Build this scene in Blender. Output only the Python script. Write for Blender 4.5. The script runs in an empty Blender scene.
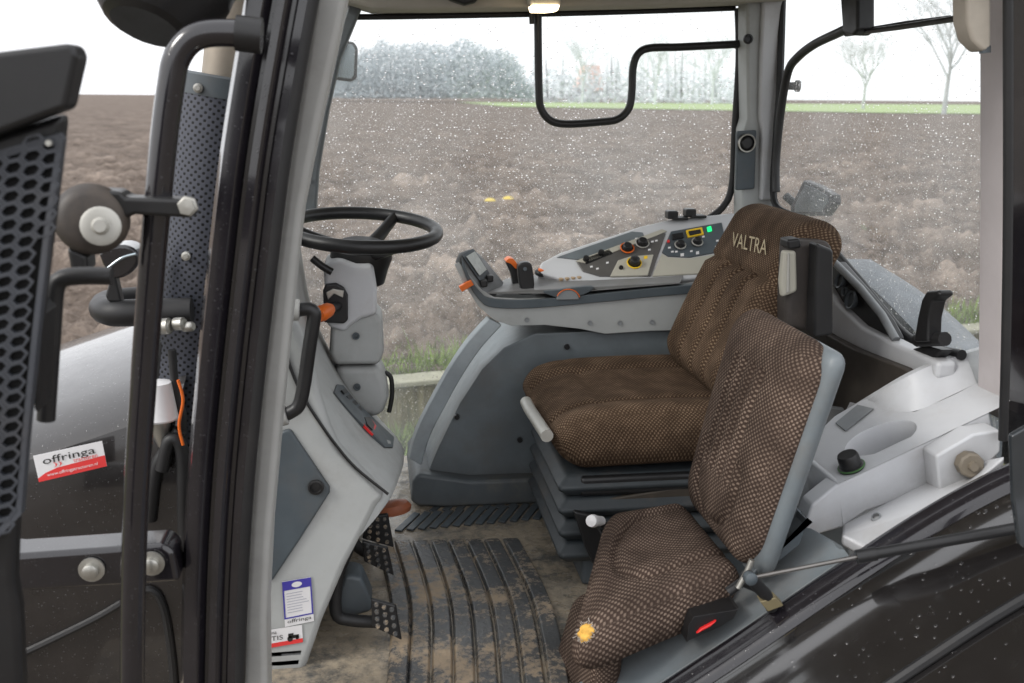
import bpy, bmesh, random
from math import *
from mathutils import Vector as V, noise
random.seed(7)
sc = bpy.context.scene
col = sc.collection
# ------------------------------------------------------------------ camera model (used to survey the photo)
F = 995.0; YAW = radians(8.05); PIT = radians(13.9); ROLL = radians(0.5); CAM = V((0, 0, 2.1))
fw = V((sin(YAW)*cos(PIT), cos(YAW)*cos(PIT), -sin(PIT)))
r0 = V((cos(YAW), -sin(YAW), 0)); u0 = r0.cross(fw)
rt = r0*cos(ROLL) + u0*sin(ROLL); up = u0*cos(ROLL) - r0*sin(ROLL)
def ray(px, py): return fw + rt*((px-512)/F) + up*((341.5-py)/F)
def P(px, py, Y=None, X=None, Z=None, pl=None):
    d = ray(px, py)
    if pl: t = (pl[0]-CAM).dot(pl[1]) / d.dot(pl[1])
    elif Y is not None: t = Y/d.y
    elif X is not None: t = X/d.x
    else: t = (Z-CAM.z)/d.z
    return CAM + d*t

# ------------------------------------------------------------------ objects
def meta(o, label=None, cat=None, group=None, kind=None):
    if label: o['label'] = label
    if cat: o['category'] = cat
    if group: o['group'] = group
    if kind: o['kind'] = kind
    return o
def thing(name, label, cat, loc, group=None):
    o = bpy.data.objects.new(name, None); col.objects.link(o); o.location = loc
    o.empty_display_size = .1
    return meta(o, label, cat, group)

class MB:
    def __init__(s): s.bm = bmesh.new(); s.uv = None
    def face(s, pts):
        vs = [s.bm.verts.new(p) for p in pts]
        try: return s.bm.faces.new(vs)
        except ValueError: return None
    def prism(s, pts, vec):
        vec = V(vec); a = [s.bm.verts.new(p) for p in pts]; b = [s.bm.verts.new(V(p)+vec) for p in pts]
        n = len(a); s.bm.faces.new(a); s.bm.faces.new(b[::-1])
        for i in range(n): s.bm.faces.new((a[i], b[i], b[(i+1) % n], a[(i+1) % n]))
        return s
    def loft(s, rings, closed=True, caps=True):
        vr = [[s.bm.verts.new(p) for p in r] for r in rings]
        for i in range(len(vr)-1):
            a, b = vr[i], vr[i+1]; n = len(a)
            for j in range(n if closed else n-1):
                s.bm.faces.new((a[j], a[(j+1) % n], b[(j+1) % n], b[j]))
        if caps and closed:
            s.bm.faces.new(vr[0][::-1]); s.bm.faces.new(vr[-1])
        return s
    def box(s, c, d, rot=0, axes=None):
        c = V(c)
        ax = axes or (V((1,0,0)), V((0,1,0)), V((0,0,1)))
        x, y, z = ax[0]*d[0]/2, ax[1]*d[1]/2, ax[2]*d[2]/2
        return s.prism([c-x-y-z, c+x-y-z, c+x+y-z, c-x+y-z], z*2)
    def tube(s, pts, r, n=14, caps=True):
        pts = [V(p) for p in pts]; m = len(pts)
        rs = r if isinstance(r, (list, tuple)) else [r]*m
        T = [(pts[min(i+1, m-1)]-pts[max(i-1, 0)]).normalized() for i in range(m)]
        u = T[0].orthogonal().normalized(); rings = []
        for i in range(m):
            u = (u - T[i]*u.dot(T[i])).normalized(); w = T[i].cross(u)
            rings.append([pts[i] + (u*cos(2*pi*k/n) + w*sin(2*pi*k/n))*rs[i] for k in range(n)])
        return s.loft(rings, True, caps)
    def lathe(s, o, axis, prof, n=28, sx=1.0):
        """prof: list of (distance along axis, radius)"""
        o = V(o); ax = V(axis).normalized(); u = ax.orthogonal().normalized(); w = ax.cross(u)
        rings = [[o + ax*h + (u*cos(2*pi*k/n) + w*sin(2*pi*k/n)*sx)*max(r, 1e-4) for k in range(n)] for h, r in prof]
        return s.loft(rings)
    def build(s, name, m, parent=None, bevel=0, seg=2, sharp=40, smooth=True, label=None, recalc=True, sub=0, weld=1e-5):
        if weld: bmesh.ops.remove_doubles(s.bm, verts=s.bm.verts, dist=weld)
        if recalc: bmesh.ops.recalc_face_normals(s.bm, faces=s.bm.faces)
        me = bpy.data.meshes.new(name); s.bm.to_mesh(me); s.bm.free()
        o = bpy.data.objects.new(name, me); col.objects.link(o)
        me.materials.append(m)
        if smooth:
            for p in me.polygons: p.use_smooth = True
        if parent is not None:
            o.parent = parent
            if parent.type == 'EMPTY': o.location = -parent.location
        elif len(me.vertices):
            c = sum((v.co for v in me.vertices), V())/len(me.vertices)
            c.z = min(v.co.z for v in me.vertices)
            for v in me.vertices: v.co -= c
            o.location = c
        if bevel:
            b = o.modifiers.new('bevel', 'BEVEL'); b.width = bevel; b.segments = seg; b.limit_method = 'ANGLE'
            b.angle_limit = radians(35); b.harden_normals = True; b.use_clamp_overlap = True
        elif sub:
            b = o.modifiers.new('sub', 'SUBSURF'); b.levels = b.render_levels = sub
        elif smooth and sharp: me.set_sharp_from_angle(angle=radians(sharp))
        if label: o['label'] = label
        return o

def smooth(pts, n=6, closed=False):
    pts = [V(p) for p in pts]; out = []; m = len(pts)
    for i in range(m if closed else m-1):
        g = (lambda k: pts[k % m]) if closed else (lambda k: pts[min(max(k, 0), m-1)])
        a, b, c, d = g(i-1), g(i), g(i+1), g(i+2)
        for k in range(n):
            t = k/n
            out.append(.5*((2*b) + (c-a)*t + (2*a-5*b+4*c-d)*t*t + (3*b-a-3*c+d)*t**3))
    if not closed: out.append(pts[-1])
    return out
def px(pts, Y, sm=0, closed=True):
    q = [P(p[0], p[1], Y=(p[2] if len(p) > 2 else Y)) for p in pts]
    return smooth(q, sm, closed) if sm else q
def plate(name, pts, Y, th, m, parent, bevel=.005, sm=0, seg=3, label=None, comp=1):
    """side-profile slab; edges that turn towards the vanishing point are surveyed on the slab's rear face"""
    n = len(pts); ar = sum(pts[i][0]*pts[(i+1) % n][1]-pts[(i+1) % n][0]*pts[i][1] for i in range(n)); q = []
    for i in range(n):
        a, b, c = pts[i-1], pts[i], pts[(i+1) % n]; nx_ = ny_ = 0
        for u, v in ((a, b), (b, c)):
            l = hypot(v[0]-u[0], v[1]-u[1]) or 1; nx_ += (v[1]-u[1])/l; ny_ -= (v[0]-u[0])/l
        if ar < 0: nx_, ny_ = -nx_, -ny_
        l1 = hypot(nx_, ny_) or 1; l2 = hypot(367-b[0], 95-b[1]) or 1
        f = min(1, max(0, .5 + 1.1*(nx_*(367-b[0]) + ny_*(95-b[1]))/l1/l2))
        w = P(b[0], b[1], Y=Y+th*f*comp); w.y = Y; q.append(w)
    if sm: q = smooth(q, sm, True)
    return MB().prism(q, (0, th, 0)).build(name, m, parent, bevel=bevel, seg=seg, label=label)
def pipe(name, pts, Y, r, m, parent, sm=6, n=14, label=None):
    return MB().tube(px(pts, Y, sm, False), r, n).build(name, m, parent, label=label)
def lerp(a, b, t): return a + (b-a)*t
def bil(q, u, v): return lerp(lerp(q[0], q[1], u), lerp(q[3], q[2], u), v)   # q: tl tr br bl

def cushion(name, q, T, m, parent, r=.045, N=44, dfun=None, label=None, bottom_in=0.0):
    """padded slab: q four corners of its face (tl tr br bl), T thickness vector pointing behind the face"""
    T = V(T); th = T.length; tn = T.normalized()
    q = [V(p) for p in q]
    W = ((q[1]-q[0]).length+(q[2]-q[3]).length)/2; L = ((q[3]-q[0]).length+(q[2]-q[1]).length)/2
    hx, hy, hz = W/2, L/2, th/2
    bm = bmesh.new(); uvl = bm.loops.layers.uv.new('UVMap'); uvd = {}
    def pt(x, y, z):
        ix = max(-hx+r, min(hx-r, x)); iy = max(-hy+r, min(hy-r, y)); rz = min(r, hz*.98); iz = max(-hz+rz, min(hz-rz, z))
        d = V((x-ix, y-iy, (z-iz)*r/rz)); l = d.length
        if l > 1e-9: d *= r/l
        return ix+d.x, iy+d.y, iz+d.z*rz/r
    for ax in range(3):
        for sg in (-1, 1):
            n1 = N; g = []
            for i in range(n1+1):
                row = []
                for j in range(n1+1):
                    a = -cos(pi*i/n1)*.5 + (2*i/n1-1)*.5; b = -cos(pi*j/n1)*.5 + (2*j/n1-1)*.5
                    c = [0, 0, 0]; c[ax] = sg; c[(ax+1) % 3] = a; c[(ax+2) % 3] = b
                    x, y, z = pt(c[0]*hx, c[1]*hy, c[2]*hz)
                    # z: -hz is the face side
                    uu = x + (0 if abs(c[0]) < 1 else copysign(z+hz, c[0]))
                    vv = y + (0 if abs(c[1]) < 1 or abs(c[0]) == 1 else copysign(z+hz, c[1]))
                    u, v = x/W+.5, y/L+.5
                    dz = dfun(u, v, -z/hz) if dfun else 0
                    k = (z/hz+1)/2*bottom_in
                    p = bil(q, .5+(u-.5)*(1-k), .5+(v-.5)*(1-k)) + tn*(z+hz) + (V(dz) if hasattr(dz, '__len__') else tn*-dz)
                    vt = bm.verts.new(p); uvd[vt] = (uu, vv); row.append(vt)
                g.append(row)
            for i in range(n1):
                for j in range(n1):
                    f = bm.faces.new((g[i][j], g[i+1][j], g[i+1][j+1], g[i][j+1]))
                    for lp in f.loops: lp[uvl].uv = uvd[lp.vert]
    mb = MB(); mb.bm.free(); mb.bm = bm
    return mb.build(name, m, parent, sharp=0, label=label, weld=1e-4)

def textmesh(mb, body, q, fit=1.0, lift=.0006, depth=.0004):
    """flat lettering filling the quad q (tl tr br bl)"""
    cu = bpy.data.curves.new('t', 'FONT'); cu.body = body; cu.size = 1; cu.resolution_u = 3
    ob = bpy.data.objects.new('t', cu); col.objects.link(ob)
    dg = bpy.context.evaluated_depsgraph_get(); me = bpy.data.meshes.new_from_object(ob.evaluated_get(dg))
    xs = [v.co.x for v in me.vertices]; ys = [v.co.y for v in me.vertices]
    x0, x1, y0, y1 = min(xs), max(xs), min(ys), max(ys)
    n = (q[1]-q[0]).cross(q[3]-q[0]).normalized()
    if n.dot(CAM-q[0]) < 0: n = -n
    vs = [mb.bm.verts.new(bil(q, (v.co.x-x0)/(x1-x0), 1-(v.co.y-y0)/(y1-y0)) + n*lift) for v in me.vertices]
    for p in me.polygons:
        try: mb.bm.faces.new([vs[i] for i in p.vertices])
        except ValueError: pass
    bpy.data.objects.remove(ob); bpy.data.curves.remove(cu); bpy.data.meshes.remove(me)
def sub(q, u0, v0, u1, v1): return [bil(q, u0, v0), bil(q, u1, v0), bil(q, u1, v1), bil(q, u0, v1)]
def lifted(q, d):
    n = (q[1]-q[0]).cross(q[3]-q[0]).normalized()
    if n.dot(CAM-q[0]) < 0: n = -n
    return [p+n*d for p in q]

# ------------------------------------------------------------------ materials
class NT:
    def __init__(s, name):
        s.m = bpy.data.materials.new(name); s.m.use_nodes = True; s.t = s.m.node_tree; s.t.nodes.clear()
        s.out = s.n('ShaderNodeOutputMaterial')
    def n(s, k, **kw):
        o = s.t.nodes.new(k)
        for a, b in kw.items(): setattr(o, a, b)
        return o
    def l(s, a, b): s.t.links.new(a, b)
    def val(s, sock, v):
        if hasattr(v, 'is_output'): s.l(v, sock)
        else: sock.default_value = v
    def math(s, op, a, b=0.0, c=None, clamp=False):
        o = s.n('ShaderNodeMath', operation=op); o.use_clamp = clamp
        s.val(o.inputs[0], a); s.val(o.inputs[1], b)
        if c is not None: s.val(o.inputs[2], c)
        return o.outputs[0]
    def ramp(s, v, a, b, sm=True):
        o = s.n('ShaderNodeMapRange'); o.interpolation_type = 'SMOOTHSTEP' if sm else 'LINEAR'
        s.val(o.inputs[0], v); o.inputs[1].default_value = a; o.inputs[2].default_value = b
        return o.outputs[0]
    def mix(s, f, a, b):
        o = s.n('ShaderNodeMix', data_type='RGBA'); s.val(o.inputs[0], f)
        for i, c in ((6, a), (7, b)):
            if hasattr(c, 'is_output'): s.l(c, o.inputs[i])
            else: o.inputs[i].default_value = (*c[:3], 1)
        return o.outputs[2]
    def noise(s, vec, scale, detail=4, rough=.6, dist=0):
        o = s.n('ShaderNodeTexNoise'); s.l(vec, o.inputs['Vector']); o.inputs['Scale'].default_value = scale
        o.inputs['Detail'].default_value = detail; o.inputs['Roughness'].default_value = rough; o.inputs['Distortion'].default_value = dist
        return o.outputs[0]
    def voro(s, vec, scale, rnd=1.0, feature='F1'):
        o = s.n('ShaderNodeTexVoronoi', feature=feature); s.l(vec, o.inputs['Vector']); o.inputs['Scale'].default_value = scale
        o.inputs['Randomness'].default_value = rnd
        return o
    def bump(s, h, strength=.3, dist=.01):
        o = s.n('ShaderNodeBump'); s.l(h, o.inputs['Height']); o.inputs['Strength'].default_value = strength; o.inputs['Distance'].default_value = dist
        return o.outputs[0]
    def pbr(s, color, rough=.5, metal=0, normal=None, coat=0, spec=.5, sheen=0):
        b = s.n('ShaderNodeBsdfPrincipled')
        if hasattr(color, 'is_output'): s.l(color, b.inputs['Base Color'])
        else: b.inputs['Base Color'].default_value = (*color[:3], 1)
        s.val(b.inputs['Roughness'], rough); b.inputs['Metallic'].default_value = metal
        b.inputs['Coat Weight'].default_value = min(1, coat); b.inputs['Coat IOR'].default_value = 1.5 if coat < 1 else 1.9; b.inputs['Coat Roughness'].default_value = .08
        b.inputs['Specular IOR Level'].default_value = spec
        if sheen: b.inputs['Sheen Weight'].default_value = sheen
        if normal is not None: s.l(normal, b.inputs['Normal'])
        return b
    def done(s, sh): s.l(sh.outputs[0] if hasattr(sh, 'outputs') else sh, s.out.inputs[0]); return s.m
    def obj(s): return s.n('ShaderNodeTexCoord').outputs['Object']
    def uv(s): return s.n('ShaderNodeTexCoord').outputs['UV']

def plain(name, c, rough=.5, metal=0, var=.15, dirt=0, dirt_shade_c=(.16,.12,.085), grain=0, coat=0, drops=0, spec=.5, sc_=9, dscale=190):
    t = NT(name); v = t.obj()
    nz = t.noise(v, sc_, 5)
    cc = t.mix(t.ramp(nz, .3, .75), [x*(1-var) for x in c], [min(1, x*(1+var*.6)) for x in c])
    rr = t.math('ADD', t.math('MULTIPLY', t.noise(v, 26, 4), .25), rough-.12)
    if dirt:
        d = t.math('MULTIPLY', t.ramp(t.noise(v, 5.5, 8, .7), .48, .8), dirt)
        cc = t.mix(d, cc, dirt_shade_c); rr = t.math('ADD', rr, t.math('MULTIPLY', d, .4), clamp=True)
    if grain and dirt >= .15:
        ao = t.n('ShaderNodeAmbientOcclusion'); ao.samples = 6; ao.inputs['Distance'].default_value = .06  # crevice grime plus contact shade, painted into the base colour from AO
        crease_shade = t.math('MULTIPLY', t.math('SUBTRACT', 1.0, ao.outputs['AO'], clamp=True), t.math('MULTIPLY_ADD', t.noise(v, 30, 5, .7), .9, .35), clamp=True)
        cc = t.mix(t.math('MULTIPLY', crease_shade, .75), cc, [x*.28 for x in dirt_shade_c])
    nrm = None
    if grain:
        nrm = t.bump(t.noise(v, 420, 2), grain, .001)
    if drops:
        vo = t.voro(v, dscale, 1.0)
        rad = t.n('ShaderNodeSeparateColor'); t.l(vo.outputs['Color'], rad.inputs[0])
        rr_ = t.math('MULTIPLY_ADD', t.math('POWER', rad.outputs[0], 5.0), .45, 0.01)
        h = t.math('SUBTRACT', 1.0, t.math('DIVIDE', vo.outputs['Distance'], rr_), clamp=True)
        h = t.math('SQRT', h)
        msk = t.ramp(h, 0, .25)
        nrm = t.bump(h, drops, .004)
        cc = t.mix(t.math('MULTIPLY', msk, .03), cc, (.5, .5, .52))
        rr = t.math('MULTIPLY', rr, t.math('SUBTRACT', 1.0, t.math('MULTIPLY', msk, .8)))
    return t.done(t.pbr(cc, rr, metal, nrm, coat, spec))

def emis(name, c, s):
    t = NT(name); e = t.n('ShaderNodeEmission'); e.inputs[0].default_value = (*c, 1); e.inputs[1].default_value = s
    return t.done(e)

M = {}
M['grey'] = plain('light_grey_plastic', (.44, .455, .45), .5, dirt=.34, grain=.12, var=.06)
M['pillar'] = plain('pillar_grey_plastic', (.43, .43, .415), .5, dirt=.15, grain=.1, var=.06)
M['white'] = plain('pale_grey_plastic', (.60, .61, .63), .42, dirt=.35, dirt_shade_c=(.35, .30, .25), grain=.08, var=.05)
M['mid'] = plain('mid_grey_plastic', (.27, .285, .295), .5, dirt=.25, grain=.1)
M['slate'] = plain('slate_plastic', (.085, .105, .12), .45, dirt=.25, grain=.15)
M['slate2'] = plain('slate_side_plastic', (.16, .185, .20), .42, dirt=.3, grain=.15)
M['slate3'] = plain('dusty_plinth_plastic', (.10, .115, .125), .5, dirt=.7, dirt_shade_c=(.25, .22, .17), grain=.15)
M['black'] = plain('black_plastic', (.013, .013, .014), .4, dirt=.12, dirt_shade_c=(.07, .06, .05), grain=.15)
M['rubber'] = plain('black_rubber', (.013, .013, .014), .5, dirt=.25, dirt_shade_c=(.06, .05, .045))
M['gloss'] = plain('wet_black_paint', (.012, .0105, .0135), .2, coat=.8, drops=.15, dirt=.08, dirt_shade_c=(.06, .05, .045))
M['paint'] = plain('brown_black_metallic', (.020, .017, .0165), .3, metal=.2, coat=.9, drops=.3, dirt=.12, dirt_shade_c=(.08, .07, .06))
M['fender'] = plain('wet_fender_paint', (.014, .0125, .0125), .22, metal=.2, coat=1.0, drops=.6, dirt=.1, dirt_shade_c=(.08, .07, .06), dscale=95)
M['steel'] = plain('zinc_steel', (.55, .54, .50), .38, metal=.9, var=.2, dirt=.3)
M['alu'] = plain('worn_pale_metal', (.52, .51, .47), .4, metal=.35, dirt=.2)
M['tan'] = plain('beige_headliner', (.46, .43, .38), .8, var=.06)
M['beige'] = plain('beige_panel', (.47, .45, .38), .5, var=.05)
M['orange'] = plain('orange_plastic', (.85, .17, .02), .4, var=.08)
M['yellow'] = plain('yellow_ring', (.95, .62, .03), .4, var=.05)
M['red'] = plain('red_plastic', (.75, .02, .02), .4, var=.08)
M['blue'] = plain('blue_print', (.06, .05, .36), .5, var=.05)
M['paper'] = plain('white_sticker', (.80, .79, .80), .45, var=.04)
M['redink'] = plain('red_print', (.78, .05, .05), .45, var=.05)
M['ink'] = plain('black_print', (.02, .02, .02), .5)
M['inkgrey'] = plain('grey_print', (.45, .45, .52), .5)
M['thread'] = plain('beige_thread', (.55, .46, .30), .8)
M['foam'] = plain('yellow_foam', (.85, .48, .10), .95, var=.35, sc_=60)
M['mirror'] = plain('mirror_glass', (.40, .46, .49), .2, metal=1, var=.02)
M['lcd'] = plain('lcd_screen', (.55, .58, .56), .25, var=.06)
M['green'] = emis('green_led', (.02, .9, .25), 1.6)
M['leather'] = plain('dusty_dark_vinyl', (.05, .042, .038), .6, dirt=.5, dirt_shade_c=(.16, .13, .11))
M['pad'] = plain('orange_brown_pad', (.42, .13, .06), .5, dirt=.5)
M['lit'] = emis('lit_lamp', (1.0, .80, .5), 7)
def wallm():
    t = NT('stained_wall'); g = t.n('ShaderNodeNewGeometry').outputs['Position']; mp = t.n('ShaderNodeMapping'); t.l(g, mp.inputs[0]); mp.inputs['Scale'].default_value = (9, 9, .7)
    st = t.noise(mp.outputs[0], 1.0, 5, .7)
    c = t.mix(t.ramp(st, .35, .68), (.075, .062, .028), (.27, .235, .125))
    c = t.mix(t.math('MULTIPLY', t.ramp(t.noise(g, 2.5, 5), .5, .75), .6), c, (.09, .12, .03))
    return t.done(t.pbr(c, .9, 0, t.bump(st, .4, .01), spec=.2))
M['concrete'] = wallm()
M['coping'] = plain('pale_concrete', (.33, .32, .24), .85, var=.2)

def fabric(name, base, dot, k=2*pi/.021):
    t = NT(name); uv = t.uv()
    ob = t.obj(); wob = t.noise(ob, 60, 3)
    sx = t.n('ShaderNodeSeparateXYZ'); t.l(uv, sx.inputs[0])
    w2 = t.math('MULTIPLY', t.math('SUBTRACT', wob, .5), .9)
    a = t.math('SINE', t.math('ADD', t.math('MULTIPLY', sx.outputs[0], k), w2)); b = t.math('SINE', t.math('ADD', t.math('MULTIPLY', sx.outputs[1], k*1.15), w2))
    pr = t.math('MULTIPLY', a, b)
    fine = t.noise(uv, 900, 2)
    d = t.ramp(t.math('ADD', pr, t.math('MULTIPLY', t.math('SUBTRACT', fine, .5), .7)), .0, .6)
    big = t.ramp(t.noise(ob, 7, 5), .3, .75)
    dark = t.mix(big, [x*.7 for x in base], [x*1.25 for x in base])
    dcol = t.mix(big, [x*.6 for x in dot], dot)
    wear = t.ramp(t.noise(ob, 14, 4), .35, .7)
    c = t.mix(t.math('MULTIPLY', d, t.math('MULTIPLY_ADD', wear, .45, .5)), dark, dcol)
    h = t.math('ADD', t.math('MULTIPLY', pr, .6), t.math('MULTIPLY', fine, .5))
    return t.done(t.pbr(c, .93, 0, t.bump(h, .55, .004), spec=.10))
M['fab_driver'] = fabric('brown_checked_fabric', (.078, .049, .032), (.35, .245, .165), 2*pi/.0120)
M['fab_pass'] = fabric('grey_brown_checked_fabric', (.066, .045, .036), (.34, .255, .20), 2*pi/.0128)

def pane(name, veil=.07, scale=70, ax='XZ'):
    t = NT(name); v0 = t.obj(); sp_ = t.n('ShaderNodeSeparateXYZ'); t.l(v0, sp_.inputs[0])
    cb_ = t.n('ShaderNodeCombineXYZ'); t.l(sp_.outputs[ax[0]], cb_.inputs[0]); t.l(sp_.outputs[ax[1]], cb_.inputs[1]); v = cb_.outputs[0]
    vo = t.voro(v, scale); cs = t.n('ShaderNodeSeparateColor'); t.l(vo.outputs['Color'], cs.inputs[0])
    rad = t.math('MULTIPLY_ADD', t.math('POWER', cs.outputs[1], 3.0), .42, .10)
    h1 = t.math('SUBTRACT', 1.0, t.math('DIVIDE', vo.outputs['Distance'], rad), clamp=True)
    keep = t.math('LESS_THAN', cs.outputs[2], .6); h1 = t.math('MULTIPLY', h1, keep)
    vo2 = t.voro(v, scale*2.3); c2 = t.n('ShaderNodeSeparateColor'); t.l(vo2.outputs['Color'], c2.inputs[0])
    rad2 = t.math('MULTIPLY_ADD', t.math('POWER', c2.outputs[1], 1.5), .34, .08)
    h2 = t.math('MULTIPLY', t.math('SUBTRACT', 1.0, t.math('DIVIDE', vo2.outputs['Distance'], rad2), clamp=True), t.math('LESS_THAN', c2.outputs[2], .85))
    h = t.math('MAXIMUM', h1, t.math('MULTIPLY', h2, .6)); mask = t.ramp(h, .0, .12)
    hs = t.math('SQRT', h)
    gl = t.n('ShaderNodeBsdfRefraction'); gl.inputs['IOR'].default_value = 1.33; gl.inputs['Roughness'].default_value = 0
    nb = t.bump(hs, 1.0, .003); t.l(nb, gl.inputs['Normal'])
    spk = t.n('ShaderNodeBsdfTranslucent'); spk.inputs[0].default_value = (1, 1, 1, 1)
    dm = t.n('ShaderNodeMixShader'); dm.inputs[0].default_value = .24; t.l(gl.outputs[0], dm.inputs[1]); t.l(spk.outputs[0], dm.inputs[2])
    tr = t.n('ShaderNodeBsdfTransparent'); tr.inputs[0].default_value = (.93, .95, .945, 1)
    ve = t.n('ShaderNodeBsdfTranslucent'); ve.inputs[0].default_value = (.9, .92, .92, 1)
    vm = t.n('ShaderNodeMixShader'); t.l(t.math('MULTIPLY', t.ramp(t.noise(v, 1.7, 5), .2, .8), veil), vm.inputs[0])
    t.l(tr.outputs[0], vm.inputs[1]); t.l(ve.outputs[0], vm.inputs[2])
    gs = t.n('ShaderNodeBsdfGlossy'); gs.inputs['Roughness'].default_value = .02
    fr = t.n('ShaderNodeFresnel'); fr.inputs[0].default_value = 1.25
    gm = t.n('ShaderNodeMixShader'); t.l(t.math('MULTIPLY', fr.outputs[0], .6), gm.inputs[0]); t.l(vm.outputs[0], gm.inputs[1]); t.l(gs.outputs[0], gm.inputs[2])
    mx = t.n('ShaderNodeMixShader'); t.l(mask, mx.inputs[0]); t.l(gm.outputs[0], mx.inputs[1]); t.l(dm.outputs[0], mx.inputs[2])
    return t.done(mx)
M['pane'] = pane('rainy_glass', .28, 150, 'XZ')
M['pane2'] = pane('rainy_rear_glass', .26, 165, 'YZ')

def soil():
    t = NT('ploughed_soil'); g = t.n('ShaderNodeNewGeometry').outputs['Position']
    a = t.noise(g, .9, 6, .65); b = t.noise(g, 4.5, 7, .75, .6); c = t.noise(g, 22, 5, .75)
    k = t.math('ADD', t.math('MULTIPLY', a, .45), t.math('ADD', t.math('MULTIPLY', b, .4), t.math('MULTIPLY', c, .25)))
    cc = t.mix(t.ramp(k, .46, .62), (.15, .118, .097), (.44, .36, .30))
    straw = t.ramp(t.noise(g, 17, 6, .85, .6), .58, .68)
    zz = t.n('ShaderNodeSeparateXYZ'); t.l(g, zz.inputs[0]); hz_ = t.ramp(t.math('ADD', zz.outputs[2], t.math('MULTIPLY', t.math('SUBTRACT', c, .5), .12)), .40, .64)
    cc = t.mix(t.math('MULTIPLY_ADD', hz_, -.66, .66), cc, (.07, .053, .043))  # shade in the hollows between clods painted in, darker with lower height
    cc = t.mix(t.math('MULTIPLY', straw, .55), cc, (.68, .56, .46))
    return t.done(t.pbr(cc, .95, 0, t.bump(t.math('ADD', b, c), .7, .06), spec=.2))
M['soil'] = soil()
def grassm(name, a, b):
    t = NT(name); g = t.n('ShaderNodeNewGeometry').outputs['Position']
    return t.done(t.pbr(t.mix(t.ramp(t.noise(g, 3, 6, .7), .3, .7), a, b), .9, spec=.2))
M['verge'] = grassm('verge_ground', (.07, .085, .03), (.17, .15, .085))
M['meadow'] = grassm('pale_meadow', (.30, .40, .17), (.40, .48, .26))
M['blade'] = plain('grass_blades', (.20, .29, .06), .8, var=.6, sc_=5)
M['track'] = grassm('muddy_track', (.10, .09, .075), (.2, .17, .14))
M['haze_tree'] = plain('hazy_wood', (.47, .52, .55), 1, var=.12, spec=0, sc_=.2)  # distance haze painted as pale base colours on far trees and barn
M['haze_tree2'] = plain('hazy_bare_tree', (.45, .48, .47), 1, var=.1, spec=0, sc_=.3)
M['haze_far'] = plain('haze_paled_far_tree', (.64, .68, .70), 1, var=.08, spec=0, sc_=.3)
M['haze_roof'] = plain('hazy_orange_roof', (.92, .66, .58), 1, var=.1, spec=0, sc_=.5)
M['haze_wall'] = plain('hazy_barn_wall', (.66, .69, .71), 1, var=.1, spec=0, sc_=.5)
M['leaf'] = plain('yellow_leaf', (.72, .55, .12), .7)

def floorm():
    t = NT('muddy_rubber_mat'); v = t.n('ShaderNodeNewGeometry').outputs['Position']
    d = t.ramp(t.math('ADD', t.math('MULTIPLY', t.noise(v, 6, 7, .7), .6), t.math('MULTIPLY', t.noise(v, 38, 6, .75), .45)), .38, .62)
    c = t.mix(d, (.095, .096, .092), (.40, .335, .25))
    w = t.ramp(t.noise(v, 11, 4), .45, .62)
    r = t.math('MULTIPLY_ADD', w, .45, .10)
    return t.done(t.pbr(c, r, 0, t.bump(t.noise(v, 70, 5, .7), .4, .006)))
M['mat'] = floorm()
def ribm():
    t = NT('muddy_mat_rib'); v = t.n('ShaderNodeNewGeometry').outputs['Position']
    d = t.ramp(t.math('ADD', t.math('MULTIPLY', t.noise(v, 7, 6, .7), .6), t.math('MULTIPLY', t.noise(v, 60, 5, .75), .4)), .47, .60)
    c = t.mix(d, (.085, .088, .09), (.40, .31, .215))
    return t.done(t.pbr(c, t.math('MULTIPLY_ADD', d, .5, .14), 0, t.bump(t.noise(v, 90, 5, .7), .5, .005)))
M['rib'] = ribm()
def perf():
    t = NT('perforated_steel'); uv = t.uv(); s = t.n('ShaderNodeSeparateXYZ'); t.l(uv, s.inputs[0])
    k = 2*pi
    a = t.math('SINE', t.math('MULTIPLY', s.outputs[0], k)); b = t.math('SINE', t.math('MULTIPLY', s.outputs[1], k))
    h = t.ramp(t.math('MULTIPLY', a, b), .35, .5)
    c = t.mix(h, (.075, .08, .10), (.004, .004, .005))
    return t.done(t.pbr(c, .4, .3, t.bump(t.math('SUBTRACT', 1.0, h), .4, .003)))
M['perf'] = perf()

# ================================================================== SETTING
def structure(o): o['kind'] = 'structure'; return o
GZ = .42   # level of the ploughed field
A = P(300, 388, Z=.45); B = P(960, 328, Z=.45)
wd = (B-A); wd.z = 0; wd.normalize(); wn = V((-wd.y, wd.x, 0))
def on(s, d, z): return V((A.x, A.y, 0)) + wd*s + wn*d + V((0, 0, z))
m = MB(); m.face([V((-600, -300, 0)), V((900, -300, 0)), V((900, 900, 0)), V((-600, 900, 0))])
structure(m.build('ground', M['track'], smooth=False))
m = MB(); m.face([on(-40, -3.0, .004), on(60, -3.0, .004), on(60, 0, .004), on(-40, 0, .004)])
structure(m.build('grass_verge', M['verge'], smooth=False))
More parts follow.
